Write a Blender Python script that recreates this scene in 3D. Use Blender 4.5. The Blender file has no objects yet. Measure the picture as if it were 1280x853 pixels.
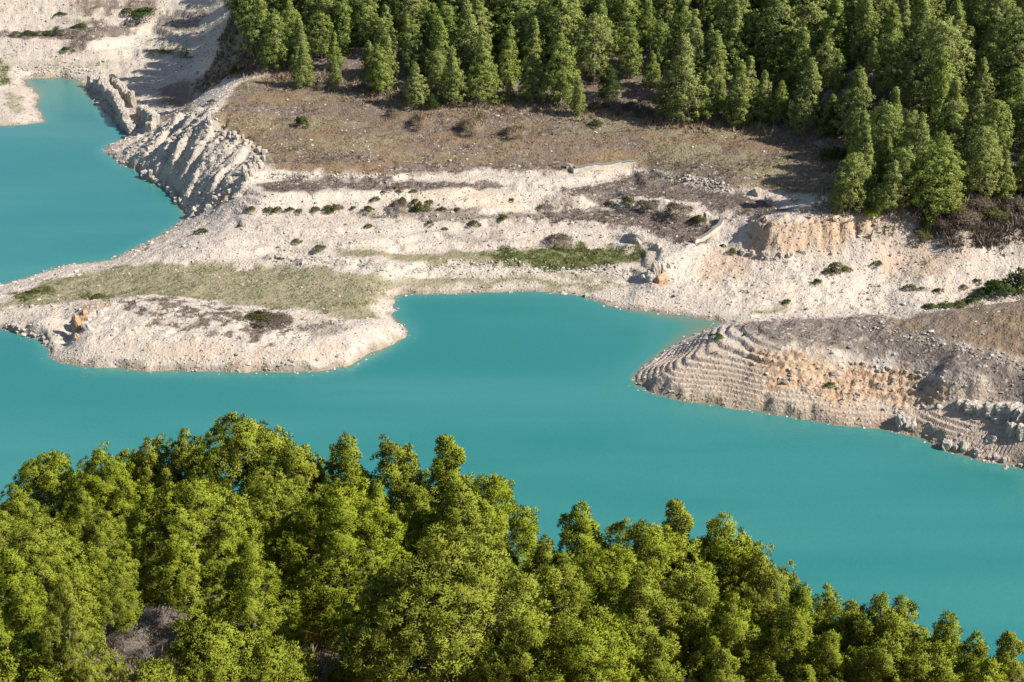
import bpy, math, random
import numpy as np
from math import radians, sin, cos, tan, pi

rng = np.random.default_rng(11)
random.seed(5)
scene = bpy.context.scene
COL = scene.collection

# ------------------------------------------------------------------ camera
CAM_H = 75.0
PITCH = radians(24.0)
FPX = 2133.0                      # focal length in photo pixels (1280 wide)
cam_data = bpy.data.cameras.new('camera')
cam_data.sensor_width = 36.0
cam_data.lens = 36.0 * FPX / 1280.0
cam_data.clip_start = 0.5
cam_data.clip_end = 3000.0
cam = bpy.data.objects.new('camera', cam_data)
cam.location = (0, 0, CAM_H)
cam.rotation_euler = (pi / 2 - PITCH, 0, 0)
COL.objects.link(cam)
scene.camera = cam

# ------------------------------------------------------------------ sky and sun
SUN_EL = radians(39.0)
SUN_AZ = radians(20.0)            # how far the sun stands behind the camera's right hand
sun_dir = np.array([cos(SUN_EL) * cos(SUN_AZ), -cos(SUN_EL) * sin(SUN_AZ), sin(SUN_EL)])
world = bpy.data.worlds.new('World')
scene.world = world
world.use_nodes = True
wn = world.node_tree.nodes
wl = world.node_tree.links
sky = wn.new('ShaderNodeTexSky')
sky.sky_type = 'NISHITA'
sky.sun_disc = False
sky.sun_elevation = SUN_EL
sky.sun_rotation = math.atan2(sun_dir[0], sun_dir[1])
sky.air_density = 1.0
sky.dust_density = 0.6
bg = wn['Background']
bg.inputs['Strength'].default_value = 0.078
wl.new(sky.outputs[0], bg.inputs[0])
sun_data = bpy.data.lights.new('sun', 'SUN')
sun_data.energy = 4.6
sun_data.angle = radians(0.53)
sun_data.color = (1.0, 0.945, 0.86)
sun = bpy.data.objects.new('sun', sun_data)
from mathutils import Vector
sun.rotation_euler = Vector(-sun_dir).to_track_quat('-Z', 'Y').to_euler()
sun.location = (120, -60, 180)
COL.objects.link(sun)
scene.view_settings.view_transform = 'Standard'
scene.view_settings.look = 'None'
scene.view_settings.gamma = 1.0
scene.view_settings.use_curve_mapping = False
scene.view_settings.exposure = 0.88
scene.cycles.max_bounces = 6
scene.cycles.diffuse_bounces = 3
scene.cycles.transparent_max_bounces = 6

# ------------------------------------------------------------------ small maths
def smooth(a, b, x):
    t = np.clip((np.asarray(x, float) - a) / (b - a), 0, 1)
    return t * t * (3 - 2 * t)

PERM = np.random.default_rng(3).permutation(256)
PERM = np.concatenate([PERM, PERM, PERM])
ANG = np.random.default_rng(4).random(256) * 2 * pi
GX, GY = np.cos(ANG), np.sin(ANG)

def perlin(x, y, seed=0):
    x = np.asarray(x, float) + seed * 17.37
    y = np.asarray(y, float) - seed * 9.71
    xi = np.floor(x).astype(int); yi = np.floor(y).astype(int)
    xf = x - xi; yf = y - yi
    u = xf * xf * xf * (xf * (xf * 6 - 15) + 10)
    v = yf * yf * yf * (yf * (yf * 6 - 15) + 10)
    xi &= 255; yi &= 255
    def g(ix, iy, dx, dy):
        h = PERM[PERM[ix] + iy] & 255
        return GX[h] * dx + GY[h] * dy
    n00 = g(xi, yi, xf, yf); n10 = g(xi + 1, yi, xf - 1, yf)
    n01 = g(xi, yi + 1, xf, yf - 1); n11 = g(xi + 1, yi + 1, xf - 1, yf - 1)
    return ((n00 * (1 - u) + n10 * u) * (1 - v) + (n01 * (1 - u) + n11 * u) * v) * 1.5

def fbm(x, y, octv=4, seed=0, gain=0.5):
    s = 0; a = 1
    for k in range(octv):
        s = s + a * perlin(x * 2 ** k, y * 2 ** k, seed + k * 5)
        a *= gain
    return s

# photo pixel <-> world (the camera stands at the origin, CAM_H above the lake)
CP, SP = cos(PITCH), sin(PITCH)
def ray(u, v):
    a = (np.asarray(u, float) - 640.0) / FPX
    b = (426.5 - np.asarray(v, float)) / FPX
    return a, CP + b * SP, -SP + b * CP
def at_z(u, v, z):
    dx, dy, dz = ray(u, v)
    t = (z - CAM_H) / dz
    return dx * t, dy * t
def to_px(x, y, z):
    d = y * CP + (CAM_H - z) * SP
    up = y * SP - (CAM_H - z) * CP
    return 640 + FPX * x / d, 426.5 - FPX * up / d, d

def resample(pts, step):
    pts = np.asarray(pts, float)
    out = []
    for a, b in zip(pts[:-1], pts[1:]):
        n = max(1, int(np.ceil(np.linalg.norm(b[:2] - a[:2]) / step)))
        for i in range(n):
            out.append(a + (b - a) * i / n)
    out.append(pts[-1])
    return np.array(out)

def poly_dist(px, py, poly):
    poly = np.asarray(poly, float)
    best = np.full(px.shape, 1e18)
    for a, b in zip(poly[:-1], poly[1:]):
        d = b - a
        L = d @ d
        if L < 1e-12:
            continue
        t = np.clip(((px - a[0]) * d[0] + (py - a[1]) * d[1]) / L, 0, 1)
        best = np.minimum(best, (px - a[0] - t * d[0]) ** 2 + (py - a[1] - t * d[1]) ** 2)
    return np.sqrt(best)

def inside(px, py, poly):
    poly = np.asarray(poly, float)
    r = np.zeros(px.shape, bool)
    for a, b in zip(poly, np.roll(poly, -1, axis=0)):
        if a[1] == b[1]:
            continue
        c = ((a[1] > py) != (b[1] > py)) & (px < (b[0] - a[0]) * (py - a[1]) / (b[1] - a[1]) + a[0])
        r ^= c
    return r

# ------------------------------------------------------------------ shoreline (traced, at water level)
LAGOON = [(0,157),(31,156),(55,153),(55,147),(45,134),(47,119),(33,105),(27,101),(40,98),(78,97),(94,100),(106,106),(109,111),
          (117,128),(137,144),(150,158),(161,167),(159,172),(137,181),(130,189),(147,200),(150,206),(173,214),(178,222),(203,233),
          (219,244),(225,259),(233,268),(232,273),(222,281),(205,291),(190,300),(165,312),(140,325),(110,329),(80,333),(40,345),(0,357)]
SPIT_S = [(-260,352),(-120,385),(-40,402),(0,411),(31,419),(52,425),(59,436),(62,447),(78,453),(103,458),(156,462),(200,464),(281,465),(400,465),(430,459),
          (459,446),(487,432),(506,421),(508,414),(500,403),(486,394),(495,389),(491,380),(491,371),(512,368),(550,367),
          (581,367),(612,365),(662,364),(697,367),(725,369),(737,374),(762,382),(787,387),(819,390),(850,394),(872,397),(903,404),
          (881,413),(862,422),(839,434),(819,448),(803,460),(792,473),(796,481),(811,490),(858,501),(917,510),(975,519),(1010,524),
          (1034,530),(1073,533),(1120,540),(1147,547),(1171,557),(1194,567),(1221,574),(1249,579),(1280,587),(1400,622),(1600,665)]
def shore_xy(pts):
    return np.array([at_z(u, v, 0.0) for u, v in pts])
lag = shore_xy(LAGOON)
spit = shore_xy(SPIT_S)
lag_poly = np.vstack([lag, [[-200, lag[-1, 1] - 6], [-200, lag[0, 1] + 4]]])
lake_poly = np.vstack([spit, [[160, 100], [160, 60], [-200, 60], [-200, spit[0, 1]]]])
lag_line = np.vstack([[[-200, lag[0, 1] + 4]], lag, [[-200, lag[-1, 1] - 6]]])
lake_line = np.vstack([[[-200, spit[0, 1]]], spit, [[160, 100]]])

# ------------------------------------------------------------------ elevations: (height or list, pixel line)
ELEV = [
 # brown field, its lower rim and the terraces below it
 (9.5, [(350,100),(400,108),(440,116)]), (9.2, [(480,124),(540,135),(600,130),(680,130)]), (8.9, [(730,146),(800,146),(860,158)]),
 (8.6, [(920,165),(1000,175)]), (8.3, [(1050,200)]),
 (8.0, [(340,150),(480,160),(620,165),(760,172),(900,185),(1000,205)]),
 (6.4, [(345,213),(400,215),(480,218)]), (5.9, [(560,216),(640,213),(700,215),(716,211)]), (6.1, [(740,208),(793,203)]),
 (6.2, [(840,218),(912,232),(960,238),(1010,240)]),
 (5.7, [(335,224),(400,226),(480,226),(560,227)]), (5.3, [(600,230),(640,226),(690,226)]), (5.2, [(716,226),(790,216)]), (5.5, [(840,228),(910,241),(955,250)]),
 (5.6, [(330,240),(400,240),(480,238),(560,240)]), (5.1, [(610,240),(660,240),(720,246)]), (5.0, [(790,244),(860,250),(930,262)]),
 (4.2, [(310,262),(400,262),(480,265),(560,264)]), (3.7, [(640,264),(700,262),(760,260)]), (4.3, [(800,264),(860,268),(905,272)]),
 (3.8, [(310,275),(400,276),(480,276),(560,276)]), (3.4, [(640,276),(720,280),(790,288),(850,300)]),
 (3.0, [(300,296),(400,300),(500,300)]), (2.6, [(600,301),(700,298),(760,298),(810,312)]),
 (2.5, [(340,316),(400,322),(440,328),(480,331)]), (1.9, [(430,310),(520,314),(600,314),(680,312),(760,314),(800,320)]),
 (1.75, [(520,328),(600,326),(700,328),(790,335)]),
 (1.5, [(340,322),(400,330),(450,338),(480,341)]), (0.95, [(530,341),(620,342),(700,346),(790,350)]),
 (0.5, [(500,362),(560,357),(640,354),(720,358),(780,370)]),
 # spit: meadow, bluff
 (1.4, [(190,330),(260,334),(340,338)]), (1.5, [(230,345),(320,355),(400,360),(470,362)]), (0.8, [(30,362),(90,345),(150,334)]),
 (1.2, [(40,378),(110,370),(200,370)]), (1.4, [(250,376),(320,383),(400,392),(455,398)]), (0.7, [(475,380),(480,392)]),
 (0.9, [(0,385),(30,392)]), (1.5, [(40,402),(70,398)]), (2.6, [(103,386),(130,384),(150,377),(180,375),(220,376)]), (2.3, [(260,384),(300,390)]),
 (1.9, [(340,398),(390,402),(440,408)]), (1.5, [(470,410),(490,408)]), (0.9, [(480,424),(455,435)]),
 (2.3, [(110,410),(160,412),(220,415),(280,420)]), (1.7, [(340,426),(400,430),(440,430)]),
 (1.1, [(105,440),(160,444),(220,446),(300,448),(380,450)]), (0.6, [(70,430),(76,440)]), (0.9, [(84,428),(88,405)]), (1.2, [(80,392)]),
 (1.0, [(20,408),(48,416)]),
 # inner slope up from the lagoon corner
 (1.2, [(250,278),(220,296),(190,314)]), (2.6, [(280,272),(262,290),(240,306),(270,312)]), (3.4, [(300,268)]),
 # limestone cliffs on the left
 ([8.5,8.2,7.8,7.5,7.2,6.9,6.5,6.1,5.4], [(263,132),(254,148),(268,156),(286,165),(304,176),(331,191),(326,205),(314,214),(306,236)]),
 (4.3, [(298,252)]), (2.2, [(262,262)]),
 (6.2, [(236,160),(250,176),(272,190),(292,206),(300,222)]), (4.0, [(205,170),(222,190),(242,205),(262,222),(276,240)]),
 (2.0, [(170,180),(188,200),(212,218),(236,236),(250,250)]), (1.0, [(150,188),(165,203),(190,216),(216,236)]),
 # gully behind the cliffs and its shaded flank
 (1.0, [(165,150),(178,160)]), (1.6, [(180,118),(200,130),(215,140)]), (2.4, [(215,108),(235,118)]), (3.0, [(240,112),(250,122)]),
 (8.7, [(275,118)]), (9.1, [(290,104)]), (9.5, [(312,96)]),
 (5.2, [(262,96)]), (8.2, [(287,80)]), (10.5, [(302,60)]), (13.5, [(304,30)]), (16, [(312,4)]),
 # upper left benches
 (0.9, [(30,92),(100,91),(150,96),(172,104)]), (1.6, [(20,82),(90,82),(150,84),(190,92),(212,92)]), (2.2, [(0,74),(60,76),(120,78)]),
 (3.0, [(160,66),(210,70),(240,72)]), (4.5, [(0,50),(60,50)]), (4.8, [(0,40),(60,40)]), (5.0, [(110,48),(150,42)]), (5.2, [(190,36),(215,44)]), (4.2, [(246,56)]),
 (7.4, [(0,14),(70,14)]), (7.8, [(120,12),(190,14)]), (8.0, [(240,16)]), (9.0, [(0,0),(80,0),(160,0)]), (9.6, [(230,-4),(262,2)]),
 (0.7, [(30,140),(10,150)]), (1.0, [(14,115),(0,130)]), (0.9, [(24,96)]),
 # middle: rib of white ground, inlet, slope to the orange cliff
 (3.6, [(868,306),(880,300)]), (4.6, [(905,280),(918,276)]), (3.1, [(836,322)]), (2.5, [(818,336)]), (1.1, [(796,352)]), (1.5, [(808,352)]), (2.0, [(850,344)]),
 (0.9, [(800,372),(850,376)]), (1.2, [(900,372)]), (2.4, [(900,338)]), (3.4, [(900,312),(912,306)]), (0.6, [(900,392),(940,396)]),
 (5.0, [(935,272)]), (4.4, [(926,290)]), (3.6, [(926,312)]), (6.0, [(985,258)]),
 ([3.6,3.7,3.8,4.3,5.0,6.0], [(948,316),(962,321),(980,320),(1010,312),(1050,302),(1090,288)]),
 ([6.6,6.7,6.8,7.1,7.3,7.5], [(948,274),(962,283),(1000,283),(1040,280),(1080,276),(1115,271)]), (7.3, [(980,268),(1020,264)]),
 (2.4, [(960,345),(1010,345),(1060,344),(1120,342)]), (1.2, [(960,372),(1020,372),(1080,372)]), (0.7, [(990,388),(1060,388)]), (0.9, [(1110,388)]),
 (4.6, [(1120,305),(1160,308)]), (3.9, [(1200,328),(1260,326)]), (3.0, [(1160,346)]), (1.9, [(1140,370),(1200,370)]), (2.2, [(1262,366)]),
 (6.9, [(1140,284),(1160,286)]), (6.4, [(1200,290),(1270,288)]), (8.4, [(1190,250),(1280,244)]),
 (4.4, [(1340,322)]), (2.6, [(1340,362)]), (7.0, [(1360,288)]), (8.8, [(1400,244)]),
 # right peninsula
 (1.0, [(815,478),(850,488),(900,490),(960,502),(1020,512),(1080,518)]), (1.2, [(1130,522),(1180,540),(1240,556),(1300,570)]),
 (1.2, [(822,458),(845,445)]), (2.2, [(845,462),(900,468)]), (2.2, [(862,436)]), (3.0, [(870,446),(920,456)]), (3.1, [(886,416)]), (3.7, [(900,424),(925,430)]),
 (1.7, [(950,487),(1000,492),(1040,497),(1100,500),(1150,508)]), (3.3, [(950,458),(1000,462),(1040,460),(1100,466),(1160,480)]), (2.6, [(1190,508),(1230,525)]), (2.4, [(1280,545)]),
 (3.8, [(1210,492),(1280,512)]),
 ([4.2,4.6,4.8,5.0,5.2,5.4,5.6], [(940,425),(1000,432),(1060,442),(1120,450),(1200,468),(1280,490),(1400,520)]),
 ([3.6,4.4,5.2,6.0,6.8,8.2,9.6], [(904,406),(960,400),(1040,396),(1120,393),(1180,388),(1280,375),(1400,360)]),
 ([4.9,5.6,6.4,7.0], [(1040,415),(1120,422),(1200,430),(1280,440)]),
]
ctrl = []
for z, line in ELEV:
    if isinstance(z, list):
        p3 = np.array([(u, v, zz) for (u, v), zz in zip(line, z)], float)
    else:
        p3 = np.array([(u, v, z) for u, v in line], float)
    p3 = resample(p3, 26) if len(p3) > 1 else p3
    for u, v, zz in p3:
        x, y = at_z(u, v, zz)
        ctrl.append((x, y, zz))
for line in (resample(lag, 5.0), resample(spit, 5.0)):
    ctrl += [(x, y, 0.0) for x, y in line]
# the wooded hill: rises away from the forest edge, and hidden ground behind crests
EDGE = [(345,102,9.7),(440,116,9.5),(540,134,9.2),(640,130,9.2),(740,146,8.9),(860,158,8.8),(1000,175,8.6),(1050,200,8.3)]
for u, v, z in EDGE:
    x, y = at_z(u, v, z)
    ctrl += [(x + 2, y + 9, z + 2.2), (x + 4, y + 24, z + 7.5), (x + 6, y + 45, z + 15), (x + 6, y + 80, z + 26)]
for u, v, z in [(1110,262,7.9),(1190,246,8.6),(1280,242,8.8),(1400,240,9.0)]:
    x, y = at_z(u, v, z)
    ctrl += [(x, y + 10, z + 3.0), (x, y + 28, z + 9.0), (x, y + 60, z + 19), (x, y + 110, z + 34)]
ctrl += [(-44, 300, 22), (-60, 320, 17), (-100, 330, 16), (-130, 330, 15), (-110, 300, 8), (-30, 320, 33), (40, 340, 40), (100, 330, 46)]
for x, y, z in [(72, 168, 2.2), (60, 169, 1.6), (50, 170, 1.2), (40, 170, 0.8), (30, 169.5, 0.5), (84, 168, 3.2), (95, 160, 9), (95, 145, 6)]:
    ctrl.append((x, y, z))
ctrl = np.array(ctrl)
keep = []
for i, c in enumerate(ctrl):                     # thin out near-duplicates
    if all((c[0] - ctrl[j][0]) ** 2 + (c[1] - ctrl[j][1]) ** 2 > 0.35 for j in keep):
        keep.append(i)
ctrl = ctrl[keep]
n = len(ctrl)
D = np.sqrt(((ctrl[:, None, :2] - ctrl[None, :, :2]) ** 2).sum(-1))
A = np.zeros((n + 3, n + 3))
A[:n, :n] = D - 0.12 * np.eye(n) * 1.0
A[:n, n] = 1; A[:n, n + 1:] = ctrl[:, :2] / 100.0
A[n:, :n] = A[:n, n:].T
W = np.linalg.solve(A, np.concatenate([ctrl[:, 2], [0, 0, 0]]))
def rbf(x, y):
    out = np.empty(x.shape)
    xf, yf, of = x.ravel(), y.ravel(), out.ravel()
    for s in range(0, xf.size, 20000):
        e = min(s + 20000, xf.size)
        r = np.sqrt((xf[s:e, None] - ctrl[None, :, 0]) ** 2 + (yf[s:e, None] - ctrl[None, :, 1]) ** 2)
        of[s:e] = r @ W[:n] + W[n] + (xf[s:e] * W[n + 1] + yf[s:e] * W[n + 2]) / 100.0
    return of.reshape(x.shape)
CX = np.arange(-125, 126, 0.6); CY = np.arange(126, 346, 0.6)
CG = rbf(*np.meshgrid(CX, CY))
_mx, _my = np.meshgrid(CX, CY)
CGW = np.where(inside(_mx, _my, lag_poly) | inside(_mx, _my, lake_poly), -1.0, CG)
def bil(G, fx, fy):
    fx = np.clip(fx, 0, G.shape[1] - 1.001); fy = np.clip(fy, 0, G.shape[0] - 1.001)
    i = fx.astype(int); j = fy.astype(int); a = fx - i; b = fy - j
    return (G[j, i] * (1 - a) + G[j, i + 1] * a) * (1 - b) + (G[j + 1, i] * (1 - a) + G[j + 1, i + 1] * a) * b
def base_z(x, y):
    return bil(CG, (np.asarray(x, float) - CX[0]) / 0.6, (np.asarray(y, float) - CY[0]) / 0.6)

def dry_z(x, y):
    return bil(CGW, (np.asarray(x, float) - CX[0]) / 0.6, (np.asarray(y, float) - CY[0]) / 0.6)
def hit(u, v, f=dry_z, t0=120.0, t1=400.0):
    """first point of the ground under a photo pixel"""
    dx, dy, dz = ray(u, v)
    t = np.linspace(t0, t1, 2400)
    X, Y, Z = dx * t, dy * t, CAM_H + dz * t
    g = np.maximum(f(X, Y), 0.0)
    k = np.argmax(Z < g)
    if k == 0:
        k = len(t) - 1
    return X[k], Y[k]
def hits(pts, f=dry_z):
    return np.array([hit(u, v, f) for u, v in pts])

# ------------------------------------------------------------------ far shore terrain
ys = np.concatenate([np.arange(138, 144, 0.19), np.arange(144, 166, 0.095), np.arange(166, 192, 0.19), np.arange(192, 240, 0.27), np.arange(240, 345, 0.5)])
NXs = 700
ss = np.linspace(-1, 1, NXs)
def half_w(y):
    return 0.3 * (y * 0.9135 + 29) * 1.1 + 9
YY = np.repeat(ys[:, None], NXs, 1)
XX = ss[None, :] * half_w(YY)
jit = 0.85 * fbm(XX * 0.35, YY * 0.35, 3, 40)
in_lag = inside(XX, YY, lag_poly); in_lake = inside(XX, YY, lake_poly)
wet = in_lag | in_lake
dsh = np.minimum(poly_dist(XX, YY, lag_line), poly_dist(XX, YY, lake_line))
sd = np.where(wet, -dsh, dsh) + jit * 0.55
Z = base_z(XX, YY)
Z = np.where(sd > 0, np.maximum(Z, np.minimum(0.10 * sd + 0.02, 0.4)), 0)
PX, PY, _ = to_px(XX, YY, Z)

def mask(poly_px, feather=1.0, warp=1.2, wscale=0.3, seed=0):
    """soft mask of a traced patch, laid on the ground where it lies"""
    P = hits(poly_px)
    lo = P.min(0) - feather - warp - 1; hi = P.max(0) + feather + warp + 1
    m = np.zeros(XX.shape)
    sel = (XX > lo[0]) & (XX < hi[0]) & (YY > lo[1]) & (YY < hi[1])
    if not sel.any():
        return m
    x = XX[sel]; y = YY[sel]
    wx = x + warp * fbm(x * wscale, y * wscale, 3, 50 + seed); wy = y + 1.6 * warp * fbm(x * wscale, y * wscale, 3, 70 + seed)
    ins = inside(wx, wy, P)
    d = poly_dist(wx, wy, np.vstack([P, P[:1]]))
    m[sel] = smooth(-feather, feather, np.where(ins, d, -d))
    return m

# waterline steps cut round the peninsula and, fainter, on other beaches
m_ring = mask([(785,478),(830,432),(900,402),(960,418),(985,450),(960,470),(1010,500),(1040,535),(950,525),(850,508),(795,490)], 1.0, 0.5)
m_ring = np.maximum(m_ring, 0.9 * mask([(960,500),(1060,505),(1140,520),(1180,515),(1290,540),(1290,600),(1180,570),(1100,545),(1000,535)], 1.0, 0.5))
m_ring = np.maximum(m_ring, 0.65 * mask([(1120,455),(1290,490),(1290,520),(1200,500),(1130,485)], 1.0, 0.5))
m_ring2 = mask([(900,325),(960,325),(1120,345),(1100,390),(960,392),(890,380),(860,392),(800,380),(820,360),(880,350)], 1.5, 0.8)
# natural roughness
m_terr = mask([(300,212),(480,219),(716,212),(793,205),(860,230),(870,300),(800,345),(560,350),(340,338),(250,320),(300,270)], 1.5, 1.0)
rough = smooth(0, 4, sd) * (1 - 0.85 * m_ring) * (1 - 0.45 * m_terr)
Z += rough * (0.16 * fbm(XX * 0.22, YY * 0.22, 3, 1) + 0.07 * fbm(XX * 0.9, YY * 0.9, 3, 2))
def terr(z, p, sharp):
    q = z / p
    f = q - np.floor(q)
    return p * (np.floor(q) + smooth(0.5 - sharp, 0.5 + sharp, f))
RP = 0.34
zq = Z + 0.10 * fbm(XX * 0.12, YY * 0.12, 2, 9) + 0.03 * fbm(XX * 1.2, YY * 1.2, 2, 10)
Z = Z + (terr(zq, RP, 0.11) - zq) * m_ring * np.clip(1.0 + 0.4 * fbm(XX * 0.3, YY * 0.3, 2, 12), 0.4, 1.15) * smooth(0.0, 0.5, sd)
Z = Z + (terr(zq, 0.24, 0.2) - zq) * m_ring2 * 0.85 * smooth(0.3, 2, sd)
Z = Z + (terr(zq, 0.62, 0.13) - zq) * m_terr * 0.75 * smooth(0.5, 3, sd)
m_ul = mask([(0,-6),(200,-6),(250,10),(240,50),(190,80),(100,76),(0,70)], 1.5, 1.0)
Z = Z + (terr(zq, 1.15, 0.13) - zq) * m_ul * 0.8
# eroded faces: gullied and blocky
m_bluff = mask([(930,440),(1040,448),(1120,458),(1200,480),(1180,505),(1100,505),(1040,500),(960,490)], 0.8, 0.6)
m_cliff = mask([(940,265),(965,278),(1040,274),(1125,268),(1100,292),(1050,306),(980,326),(930,318)], 0.7, 0.5)
rid = 1 - np.abs(perlin(XX * 1.1 + 0.4 * perlin(XX * 0.8, YY * 0.8, 3), YY * 0.35, 15)) * 2
rid2 = 1 - np.abs(perlin(XX * 2.3 + 0.6 * perlin(XX * 0.9, YY * 0.9, 5), YY * 0.8, 17)) * 2
Z += (m_bluff * 0.10 + m_cliff * 0.30) * (rid - 0.5) + m_bluff * 0.16 * (rid2 - 0.5) + (m_bluff + m_cliff) * 0.14 * fbm(XX * 1.6, YY * 1.6, 2, 16)
Z += (terr(zq, 0.7, 0.16) - zq) * m_cliff * 0.8 + (terr(zq, 0.55, 0.15) - zq) * m_bluff * 0.75
# tilted limestone strata on the left
m_rock = mask([(128,186),(158,165),(215,150),(262,136),(332,190),(322,212),(304,244),(262,262),(236,274),(215,248),(176,222)], 0.8, 0.5)
fd = np.array([0.64, 0.77])                       # run of the fins on the ground
sx = XX * fd[1] - YY * fd[0] + 1.3 * fbm(XX * 0.11, YY * 0.11, 3, 21); lx = XX * fd[0] + YY * fd[1]
def saw(s, p, seed):
    q = s / p + 0.35 * perlin(lx * 0.09, s * 0.05, seed)
    k = np.floor(q); f = q - k
    hgt = 0.45 + 0.75 * np.abs(np.sin(k * 12.9898 + seed) * 43758.5453 % 1)
    return hgt * np.where(f < 0.78, f / 0.78, (1 - f) / 0.22) * np.clip(0.8 + 0.8 * perlin(lx * 0.25, k * 3.1, seed + 2), 0.1, 1.5)
steep = smooth(0.2, 1.5, Z)
cpat = smooth(-0.15, 0.3, fbm(XX * 0.14, YY * 0.14, 2, 27))
Z += m_rock * steep * (1.35 * (saw(sx, 4.2, 3) - 0.4) + (0.4 + 0.6 * cpat) * 0.55 * (saw(sx, 1.5, 7) - 0.4) + cpat * 0.2 * (saw(sx, 0.7, 11) - 0.4) + (1 - cpat) * 0.35 * np.abs(fbm(XX * 0.9, YY * 0.9, 3, 28)) + 0.30 * (terr(lx, 1.1, 0.12) - lx) * 0.5 + 0.24 * fbm(XX * 1.4, YY * 1.4, 3, 22))
m_fin = mask([(104,104),(140,98),(172,122),(182,132),(198,146),(182,165),(160,168),(138,146),(116,128)], 0.5, 0.3)
Z += m_fin * (0.25 * np.abs(fbm(XX * 0.8, YY * 0.8, 3, 25)))
# the notch beside the orange outcrop on the spit
nx, ny = hit(88, 412)
Z -= 0.9 * np.exp(-(((XX - nx) / 1.0) ** 2 + ((YY - ny) / 2.6) ** 2))
# stony banks are lumpier than the fields
m_field = mask([(268,152),(300,105),(350,92),(400,100),(480,114),(560,127),(640,124),(740,140),(800,138),(860,150),(940,157),(1010,170),(1056,200),(1048,250),(1000,240),
                (960,240),(900,232),(840,220),(793,204),(740,209),(700,215),(640,213),(560,215),(480,218),(400,214),(345,213),(331,195),(290,166)], 0.6, 0.55, 0.4, 1)
meadow = [(-80,392),(0,384),(60,352),(140,335),(190,329),(260,331),(340,335),(420,341),(470,346),(480,352),(560,345),(700,351),(790,356),(760,361),(640,357),(560,358),(500,360),
          (475,370),(464,384),(470,398),(440,400),(390,390),(320,384),(240,374),(160,371),(80,377),(30,385)]
m_olive = mask(meadow, 0.7, 0.7, 0.35, 2)
lump = (1 - m_field) * (1 - m_olive) * rough
Z += lump * (0.10 * fbm(XX * 0.7, YY * 0.7, 3, 30) + 0.05 * np.abs(fbm(XX * 2.2, YY * 2.2, 2, 31)))
Z += 0.05 * rough * fbm(XX * 1.7, YY * 1.7, 2, 33)
Z = np.minimum(Z, 0.04 + 1.35 * sd + 0.25 * np.clip(sd, 0, 4) ** 2)
Z = np.where(sd > 0, np.maximum(Z, 0.03), -np.minimum(0.26 * -sd + 0.02, 5))
FZ = Z
def far_z(x, y):
    x = np.asarray(x, float); y = np.asarray(y, float)
    fy = np.interp(y, ys, np.arange(len(ys)))
    fx = (x / half_w(y) + 1) * 0.5 * (NXs - 1)
    return bil(FZ, fx, fy)

m_pen = mask([(790,478),(900,402),(1040,392),(1290,370),(1290,600),(1100,545),(900,515)], 1.0, 0.5)
# soil and vegetation cover
def mx(*ms):
    r = ms[0]
    for m in ms[1:]:
        r = np.maximum(r, m)
    return r
forest_px = [(290,6),(322,62),(345,97),(400,104),(480,118),(560,130),(640,126),(740,140),(800,140),(860,152),(950,160),(1010,170),(1050,196),(1050,240),(1040,262),(1110,266),(1165,275),(1200,246),(1290,240),(1420,236)]
fw = hits(forest_px)
forest_poly = np.vstack([fw, [[140, 330], [140, 345], [-52, 345], [-46, 290]]])
def world_mask(P, feather, warp, seed):
    wx = XX + warp * fbm(XX * 0.3, YY * 0.3, 3, 50 + seed); wy = YY + warp * fbm(XX * 0.3, YY * 0.3, 3, 70 + seed)
    d = poly_dist(wx, wy, np.vstack([P, P[:1]]))
    return smooth(-feather, feather, np.where(inside(wx, wy, P), d, -d))
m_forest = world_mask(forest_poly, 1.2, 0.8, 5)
brown = mx(m_field, m_forest,
           mask([(1178,252),(1290,244),(1290,292),(1240,296),(1190,300),(1165,290)], 1.2, 1.2, 0.4, 3),
           0.9 * mask([(1085,404),(1180,389),(1300,372),(1300,462),(1200,430),(1130,416)], 1.0, 0.8, 0.4, 4),
           0.6 * mask([(930,436),(1000,420),(1060,428),(1050,438),(990,434)], 0.8, 0.8, 0.4, 6),
           0.9 * mask([(196,112),(226,100),(240,112),(246,124),(222,134),(200,128)], 0.8, 0.8),
           0.8 * mask([(193,142),(236,132),(240,138),(205,152)], 0.4, 0.3),
           0.75 * mask([(85,2),(190,0),(200,8),(140,14),(100,10)], 0.8, 1.2), 0.85 * mask([(240,100),(270,70),(285,20),(310,0),(330,40),(335,90),(290,98),(262,112),(236,118)], 1.2, 1.4))
scrub = mask([(145,376),(200,373),(280,382),(350,392),(372,408),(340,424),(290,420),(230,412),(165,395)], 0.6, 1.2, 0.6, 13) * smooth(-0.25, 0.15, fbm(XX * 0.55, YY * 0.55, 3, 83)) * 0.95
scrub = np.maximum(scrub, mask([(318,392),(350,392),(362,402),(345,412),(318,410)], 0.4, 0.6))
strk = fbm(XX * 0.045, YY * 0.22, 4, 85)
m_mott = m_field * smooth(0.05, 0.45, strk) * 0.75
m_mott2 = m_field * smooth(0.0, 0.5, fbm(XX * 0.06, YY * 0.2, 4, 86)) * 0.6
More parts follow.
